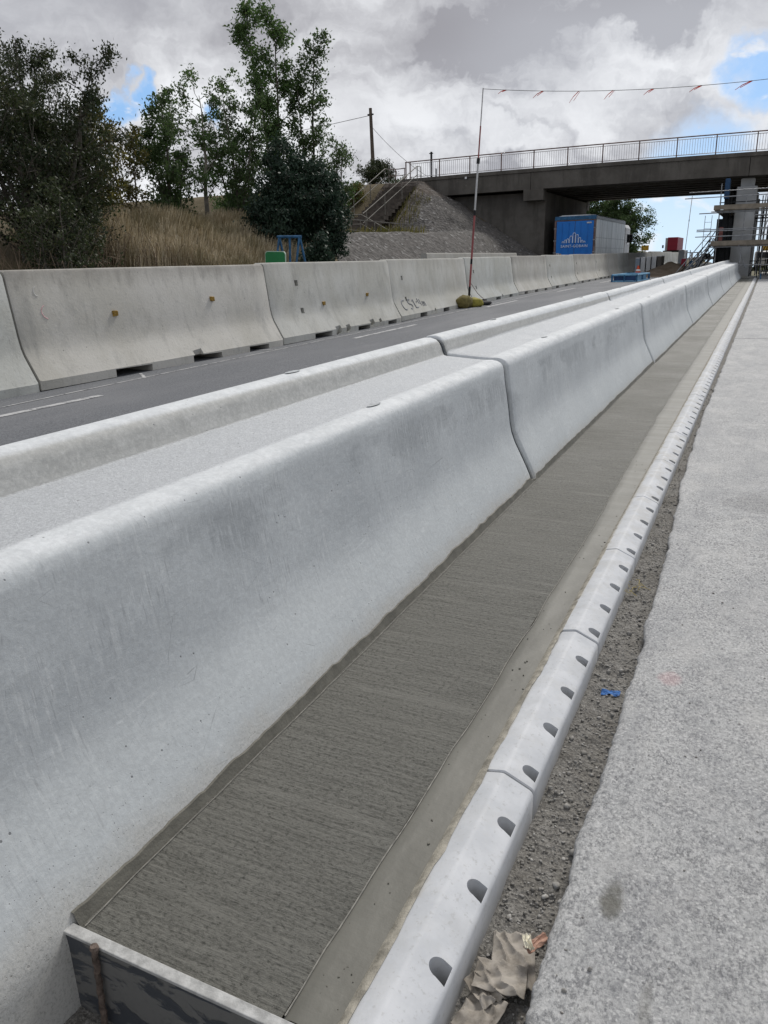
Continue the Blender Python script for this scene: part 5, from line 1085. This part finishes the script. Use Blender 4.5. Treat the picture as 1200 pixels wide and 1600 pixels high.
part(MB().box(-9.75, -8.75, 90, 96, .5, 1.80), 'box_body', MT['red'], rc, bevel=.03); part(MB().box(-10.0, -9.755, 90.2, 96, .5, 1.75), 'side_wall', MT['curtain'], rc); part(MB().box(-10.2, -8.2, 90.3, 96, -1.8, .495), 'chassis', MT['dark'], rc); part(MB().box(-10.3, -10.15, 90.2, 90.4, .75, 1.05), 'mirror', MT['dark'], rc)
ys_ = thing('yellow_sign', (-11.6, 88, -1.7), 'yellow sign board showing above the far barriers beside the tree', 'sign'); part(MB().box(-12.1, -11.35, 88, 88.05, .55, 1.05), 'board', MT['yellow'], ys_); part(MB().tube((-11.7, 88.1, -1.8), (-11.7, 88.1, 1.0), .05, n=6), 'post', MT['galv'], ys_)
marker_pole((-7.6, 85, -1.7), (-7.3, 85, 5.4), 'thin far marker pole standing against the pale sky beyond the bridge', [(0, 1.0, 'rail', .03)])
fb2 = thing('footbridge', (-11, 190, -4), 'tiny pale arched structure on the far skyline', 'bridge'); part(MB().path([(-20+k*1.4, 190, -1.6+.9*math.sin(math.pi*k/12)) for k in range(13)], .35, 6), 'arch_rib', MT['board'], fb2); part(MB().box(-21, -3, 190.5, 193, -4.6, -1.8), 'side_wall', MT['pier'], fb2)
yl = thing('excavator', (1.2, 78, -1.2), 'yellow site machine seen through the scaffold right of the pier', 'excavator'); part(MB().box(-.6, 2.6, 77, 80, .2, 1.0), 'engine_cover', MT['yellow'], yl, bevel=.12); part(MB().box(-.4, .9, 77.2, 79.4, 1.01, 2.3), 'cab', MT['glass'], yl, bevel=.08)
for x in (-.8, 2.0): part(MB().box(x, x+.6, 76.2, 80.6, -1.2, -.4), 'track', MT['black'], yl, bevel=.2)
part(MB().box(-.5, 2.4, 77.5, 79.5, -.398, .198), 'undercarriage', MT['dark'], yl); part(MB().path([(1.8, 77.4, .9), (2.2, 75, 3.2), (2.4, 72.6, 1.4)], [.28, .22, .15], 6), 'boom', MT['yellow'], yl); part(MB().box(2.0, 2.9, 72.2, 73, .6, 1.4), 'bucket', MT['dark'], yl, bevel=.08)
wv = thing('parked_van', (-.3, 70, -1.2), 'white van glimpsed between scaffold tubes under the yellow machine', 'van'); part(MB().box(-1.0, .8, 68, 72.5, -.95, .15), 'body', MT['white'], wv, bevel=.15); part(MB().box(-.85, .65, 67.98, 68.02, -.35, .05), 'rear_window', MT['glass'], wv)
for (x, y) in ((-.95, 69), (.55, 69), (-.95, 71.6), (.55, 71.6)): part(MB().tube((x, y, -1.0), (x+.2, y, -1.0), .32, n=14), 'wheel', MT['black'], wv)

# ------------------------------------------------------------------ vegetation
LF = dict(dark=m_leaf('dark_hedge_leaf', (0.022, 0.034, 0.014), (0.042, 0.058, 0.022), (0.08, 0.085, 0.04), .3), green=m_leaf('green_leaf', (0.055, 0.105, 0.028), (0.085, 0.15, 0.045), (0.11, 0.15, 0.06)),
    mid=m_leaf('mid_green_leaf', (0.045, 0.082, 0.027), (0.07, 0.115, 0.04), (0.11, 0.15, 0.065)), olive=m_leaf('yellowing_leaf', (0.07, 0.075, 0.02), (0.12, 0.11, 0.03), (0.20, 0.17, 0.05)), bush=m_leaf('bluish_bush_leaf', (0.016, 0.035, 0.022), (0.03, 0.055, 0.035), (0.06, 0.09, 0.06), .2))
def leaves(pts, dirs, size, m, name, parent, asp=0.5):
    n_ = len(pts); pts = np.asarray(pts); u = rng.normal(size=(n_, 3)); u[:, 2] -= .5; u /= np.linalg.norm(u, axis=1)[:, None]
    w = np.cross(u, rng.normal(size=(n_, 3))); w /= np.linalg.norm(w, axis=1)[:, None]; s_ = size*rng.uniform(.55, 1.3, (n_, 1))
    a = pts-u*s_*.5; b = pts+w*s_*asp*.5; c = pts+u*s_*.5; d = pts-w*s_*asp*.5
    V = np.stack([a, b, c, d], 1).reshape(-1, 3); Fq = np.arange(n_*4).reshape(-1, 4); return array_obj(name, V, Fq, m, wloc(parent), parent)
def grow(base, height, spread, seed, nb=16, lean=(0, 0), stem=1, bare=0.0, low=0.2, lpb=60, upw=0.7, thick=0.11, depth=2, clump=0.28, prof=None):
    """trunk mesh builder and leaf points; the whole plant is then fitted to its height and spread"""
    r = random.Random(seed); mb = MB(); L = []; nr = np.random.default_rng(seed)
    def branch(p, d, ln, rad, dep):
        seg = 5; pts = [p.copy()]; rs = [rad]; q = p.copy(); dd = d.copy()
        for k in range(seg):
            dd = (dd+Vector((r.gauss(0, .15), r.gauss(0, .15), r.gauss(.06, .10)))).normalized(); q = q+dd*ln/seg; pts.append(q.copy()); rs.append(max(.005, rad*(1-(k+1)/seg*.75)))
        mb.path(pts, rs, 5 if rad > .03 else 3, False)
        if dep > 0:
            for k in range(r.randint(4, 6)):
                t_ = r.uniform(.25, 1.0); i_ = min(seg-1, int(t_*seg)); pp = pts[i_].lerp(pts[i_+1], t_*seg-i_); nd = (dd+Vector((r.gauss(0, .6), r.gauss(0, .6), r.gauss(.12, .35)))).normalized()
                branch(pp, nd, ln*r.uniform(.38, .6), rad*.5, dep-1)
        elif r.random() > bare:
            # leaves gather in two or three sprays along the twig
            for c_ in range(r.randint(2, 3)):
                t_ = r.uniform(.3, 1.0); i_ = min(seg-1, int(t_*seg)); pp = pts[i_].lerp(pts[i_+1], t_*seg-i_); m_ = max(3, int(lpb*r.uniform(.25, .55)))
                P_ = nr.normal(size=(m_, 3))*clump*r.uniform(.5, 1.0); P_[:, 2] *= .8; P_[:, 2] -= .25*clump; L.append(P_+np.array(pp))
    for s_ in range(stem):
        b = Vector(base)+Vector((r.uniform(-.25, .25)*(stem > 1), r.uniform(-.25, .25)*(stem > 1), 0)); ang = r.uniform(0, 6.28); tilt = .10 if stem > 1 else .03
        d = Vector((math.cos(ang)*tilt+lean[0], math.sin(ang)*tilt+lean[1], 1)).normalized(); h = height*(1 if s_ == 0 else r.uniform(.7, .95)); pts = [b]; rs = [thick]; q = b.copy()
        for k in range(9):
            d = (d+Vector((r.gauss(0, .05), r.gauss(0, .05), .05))).normalized(); q = q+d*h/9; pts.append(q.copy()); rs.append(thick*(1-(k+1)/9*.9))
        mb.path(pts, rs, 7, False)
        for k in range(nb):
            t_ = low+(1-low)*(k+r.random())/nb; i_ = min(8, int(t_*9)); pp = pts[i_].lerp(pts[i_+1], t_*9-i_); a = r.uniform(0, 6.28); pf = math.sin(math.pi*min(1, (t_-low)/(1-low)*.85+.18)) if prof is None else prof(t_)
            nd = Vector((math.cos(a), math.sin(a), upw+r.uniform(-.2, .3))).normalized(); branch(pp, nd, spread*(.35+.65*pf)*r.uniform(.65, 1.15), thick*.35*(1-t_*.6), depth-1)
    L = np.concatenate(L); bx, by, bzz = base; rel = L-np.array(base); top = np.percentile(rel[:, 2], 99.7); rad_ = np.percentile(np.hypot(rel[:, 0]-np.median(rel[:, 0]), rel[:, 1]-np.median(rel[:, 1])), 93)
    kz = height/top; kx = spread/rad_; f = np.array([kx, kx, kz]); L = np.array(base)+rel*f; mb.v = [(bx+(x-bx)*kx, by+(y-by)*kx, bzz+(z-bzz)*kz) for x, y, z in mb.v]
    return mb, L
NLEAF = [0]
def tree(name, base, height, spread, seed, leaf, label, size=.13, cat='tree', bark='bark', group=None, **kw):
    mb, L = grow(base, height, spread, seed, **kw); t_ = thing(name, base, label, cat, group); NLEAF[0] += len(L)
    part(mb, 'trunk', MT[bark], t_, smooth=70); leaves(L, None, size, LF[leaf], 'crown', t_); return t_
def bz(x, y): return float(bank_z(np.array([x]), np.array([y]))[0])
def btree(name, x, y, ztop, *a, **k):
    b = bz(x, y)-.05; return tree(name, (x, y, b), ztop-b, *a, **k)
G = 'trees along the bank above the barriers'
# dark hedge trees at the left edge
HK = dict(size=.085, stem=4, nb=19, low=.03, lpb=40, upw=.35, clump=.13, thick=.08, group=G)
btree('hawthorn_tree', -15.3, 13.3, 4.5, 1.35, 21, 'dark', 'dense dark tree at the far left edge of the bank', **HK)
btree('hawthorn_tree', -15.5, 14.6, 4.8, 1.3, 22, 'dark', 'tallest dark twiggy tree of the left hedge clump', **HK)
btree('hawthorn_tree', -16.2, 15.3, 3.4, .95, 23, 'dark', 'dark thorny tree at the right side of the left hedge clump', **HK)
btree('hawthorn_tree', -18.0, 15.8, 5.6, 1.5, 24, 'dark', 'dark tree half hidden behind the left hedge clump', **HK)
btree('elder_shrub', -14.0, 13.2, 1.6, .85, 25, 'dark', 'low dark shrub hanging over the bank foot at the left', size=.075, cat='shrub', stem=4, nb=10, low=.05, lpb=24, upw=.3, thick=.04, clump=.12)
btree('elder_shrub', -13.3, 12.4, 1.7, .9, 26, 'dark', 'low dark shrub at the extreme left above the barrier', size=.075, cat='shrub', stem=4, nb=10, low=.05, lpb=24, upw=.3, thick=.04, clump=.12)
# thin trees on the crest
AK = dict(size=.115, clump=.14, group=G)
btree('ash_tree', -17.5, 18.5, 4.4, .75, 31, 'olive', 'thin yellowing tree next to the dark hedge clump', nb=18, low=.12, lpb=30, stem=2, thick=.05, **AK)
btree('ash_tree', -18.3, 20.0, 4.5, .7, 32, 'olive', 'sparse olive tree second from the dark hedge clump', nb=15, low=.12, lpb=20, stem=2, bare=.15, thick=.05, **AK)
btree('ash_tree', -18.1, 21.5, 5.3, .85, 33, 'mid', 'narrow upright green tree left of the pale trunk', nb=20, low=.1, lpb=32, stem=2, thick=.06, **AK)
btree('ash_tree', -18.4, 24.0, 6.7, 1.4, 34, 'green', 'bright green topped ash tree with a pale straight trunk', nb=19, low=.25, lpb=38, stem=1, thick=.09, bark='palebark', prof=lambda t: .35+.75*t, **AK)
btree('ash_tree', -17.9, 25.2, 6.2, 1.0, 35, 'mid', 'slim tree tangled behind the pale trunked ash', nb=16, low=.12, lpb=26, stem=2, bare=.12, thick=.06, **AK)
btree('ash_tree', -18.5, 26.6, 4.9, .9, 36, 'mid', 'half bare slim tree left of the tall ash pair', nb=14, low=.1, lpb=24, stem=3, bare=.25, thick=.05, **AK)
btree('ash_tree', -18.7, 22.6, 4.9, .8, 52, 'mid', 'leafy slim tree just left of the pale straight trunk', nb=17, low=.1, lpb=28, stem=2, thick=.05, **AK)
btree('ash_tree', -18.5, 25.8, 5.4, .9, 53, 'green', 'leafy slim tree just right of the pale straight trunk', nb=17, low=.1, lpb=28, stem=2, thick=.05, **AK)
TK = dict(size=.13, clump=.21, group=G)
btree('ash_tree', -18.1, 28.5, 9.5, .98, 37, 'green', 'tallest ash tree reaching the top of the frame', nb=26, low=.28, lpb=44, stem=2, thick=.10, prof=lambda t: .35+.9*t*(1.25-t)*1.6, **TK)
btree('ash_tree', -17.2, 29.6, 8.6, .82, 38, 'mid', 'slightly shorter ash with bare twigs on its right side', nb=22, low=.28, lpb=38, stem=2, prof=lambda t: .4+.8*t*(1.2-t)*1.6, bare=.2, thick=.09, **TK)
btree('ash_tree', -17.0, 31.6, 5.2, .85, 39, 'mid', 'small ash leaning out right of the tall pair', nb=13, low=.2, lpb=20, stem=2, bare=.25, thick=.07, **TK)
# bushes
BK = dict(size=.12, cat='bush', clump=.15, upw=.3, low=.02, thick=.05)
btree('laurel_bush', -14.9, 24.2, 3.9, 1.08, 41, 'bush', 'big dark bluish bush in front of the tall ash pair', stem=7, nb=18, lpb=52, **BK)
btree('laurel_bush', -14.3, 24.9, 3.3, .95, 42, 'bush', 'dark bush spilling down beside the platform railing', stem=6, nb=16, lpb=48, **BK)
btree('laurel_bush', -14.9, 23.0, 2.2, .8, 43, 'bush', 'dark rounded bush edge against the dry grass', stem=5, nb=11, lpb=34, **BK)
btree('laurel_bush', -12.9, 22.6, .95, .75, 44, 'bush', 'low bush between the blue trestle and the dark handrails', stem=4, nb=9, lpb=30, **BK)
btree('hawthorn_bush', -24.6, 51.5, 6.7, 1.25, 45, 'dark', 'dark green bush at the foot of the utility pole', stem=5, nb=10, lpb=32, **BK)
btree('hawthorn_bush', -23.9, 46, 4.8, .8, 46, 'olive', 'yellow green bush left of the upper steps', stem=4, nb=9, lpb=26, **BK)
btree('hawthorn_bush', -25.3, 56, 6.2, 1.0, 47, 'mid', 'loose twiggy bush behind the top of the steps', stem=4, nb=9, lpb=10, bare=.3, **BK)
btree('hawthorn_bush', -20.8, 29.5, 3.0, 1.2, 48, 'mid', 'green undergrowth bush behind the grass between the slim trees', stem=4, nb=9, lpb=26, **BK)
btree('hawthorn_bush', -20.4, 24.0, 2.4, 1.0, 49, 'dark', 'low undergrowth bush behind the pale trunk', stem=4, nb=8, lpb=20, **BK)
btree('hawthorn_bush', -19.6, 20.2, 2.3, 1.0, 50, 'dark', 'low undergrowth bush behind the sparse olive trees', stem=4, nb=8, lpb=20, **BK)
# trees beyond the bridge
for k, (x, y, h, s_, lab, lp) in enumerate([(-12.9, 80, 7.6, 2.5, 'tall rounded tree beyond the bridge at the right of the lorry', 90), (-15.8, 82, 7.8, 2.6, 'leafy tree beyond the bridge above the lorry', 70), (-19.0, 84, 8.4, 2.6, 'tree beyond the bridge next to the abutment', 60)]):
    tree('roadside_tree', (x, y, -1.7), h, s_, 60+k, 'mid', lab, size=.20, nb=24, low=.07, lpb=lp, stem=3, thick=.16, upw=.3, clump=.30, group='trees beyond the bridge')
# far hedge lines on the skyline
V = []
for k in range(9000):
    x = rng.uniform(-260, 120); y = 240+rng.normal()*3+0.1*x; V.append((x, y, -1.95-.016*(math.hypot(x, y)-75)+abs(rng.normal())*1.1*(0.5+fbm(np.array([x*.05]), np.array([1.]), 3, 5)[0])))
th = thing('far_hedge', (-40, 240, -5), 'tiny dark hedge line along the distant field edge', 'hedge'); o = leaves(V, None, .9, LF['dark'], 'hedge_leaves', th, .8); o['kind'] = 'stuff'
# dry grass on the bank
def blades(n_, xr, yr, hmin, hmax, m, name, label, keep=None, lean=.25, w=.012):
    x = rng.uniform(*xr, n_); y = rng.uniform(*yr, n_)
    if keep is not None: k_ = keep(x, y); x, y = x[k_], y[k_]
    n_ = len(x); z = bank_z(x, y)-.03; h = rng.uniform(hmin, hmax, n_)*(.55+.9*fbm(x*.9, y*.9, 3, 201)); a = rng.uniform(0, 6.28, n_); ln = rng.uniform(.05, lean, n_)*h*1.5; wd = rng.uniform(.6, 1.6, n_)*w
    wx = fbm(x*.5, y*.5, 2, 207)-.35; dx = np.cos(a)*ln+wx*.3*h+.12*h; dy = np.sin(a)*ln; px, py = -np.sin(a)*wd, np.cos(a)*wd
    b0 = np.stack([x-px, y-py, z], -1); b1 = np.stack([x+px, y+py, z], -1); m0 = np.stack([x-px*.8+dx*.35, y-py*.8+dy*.35, z+h*.6], -1); m1 = np.stack([x+px*.8+dx*.35, y+py*.8+dy*.35, z+h*.6], -1); t0 = np.stack([x-px*.3+dx, y-py*.3+dy, z+h], -1); t1 = np.stack([x+px*.3+dx, y+py*.3+dy, z+h], -1)
    V = np.stack([b0, b1, m0, m1, t0, t1], 1).reshape(-1, 3); q = np.arange(n_)[:, None]*6; Fq = np.concatenate([q+[0, 1, 3, 2], q+[2, 3, 5, 4]], 0)
    return tag(array_obj(name, V, Fq, m, (-15, 20, 0)), label, 'grass', kind='stuff')
blades(150000, (-21, -11.2), (12, 37), .40, .85, MT['grass'], 'dry_grass', 'tall dry golden grass covering the bank', keep=lambda x, y: (y < 20.5+1.65*(-11.6-x)) & (y > 15.2-.3*(x+13)) & ((fbm(x*.35, y*.35, 3, 301) > .30) | (x < -15)))
blades(26000, (-22, -9.5), (2, 48), .15, .5, LF['olive'], 'green_grass', 'short greener grass at the bank foot and round the steps', keep=lambda x, y: (((x > -12.5) & (y < 19)) | ((y > 38) & (y < 42) & (x < -17)) | ((x < -22.8) & (y > 36)) | (x < -19)) & (fbm(x*.5, y*.5, 3, 305) > .45), w=.014)
# bare bramble stems below the dark hedge
mb = MB(); rb = random.Random(4)
for k in range(420):
    x, y = rb.uniform(-15.5, -11.2), rb.uniform(9, 17); z = bz(x, y)-.05; h = rb.uniform(.5, 1.5); a = rb.uniform(0, 6.28); l = rb.uniform(.1, .6)
    mb.path([(x, y, z), (x+math.cos(a)*l*.4, y+math.sin(a)*l*.4, z+h*.6), (x+math.cos(a)*l, y+math.sin(a)*l, z+h*.95), (x+math.cos(a)*l*1.5, y+math.sin(a)*l*1.5, z+h*.9)], [.010, .008, .006, .003], 3, False)
tag(mb.build('bramble_stems', simple('dead_stem', (0.17, 0.13, 0.09), .9, 0, .3, 3), origin=(-13, 13, -1)), 'tangle of dry bare stems under the dark hedge', 'bramble', kind='stuff')

# ------------------------------------------------------------------ raise everything by the eye height
for o in list(S.objects):
    if o.parent is None: o.location.z += EYE
S.render.engine = 'CYCLES'
print('objects', len(S.objects), 'leaves', NLEAF[0])
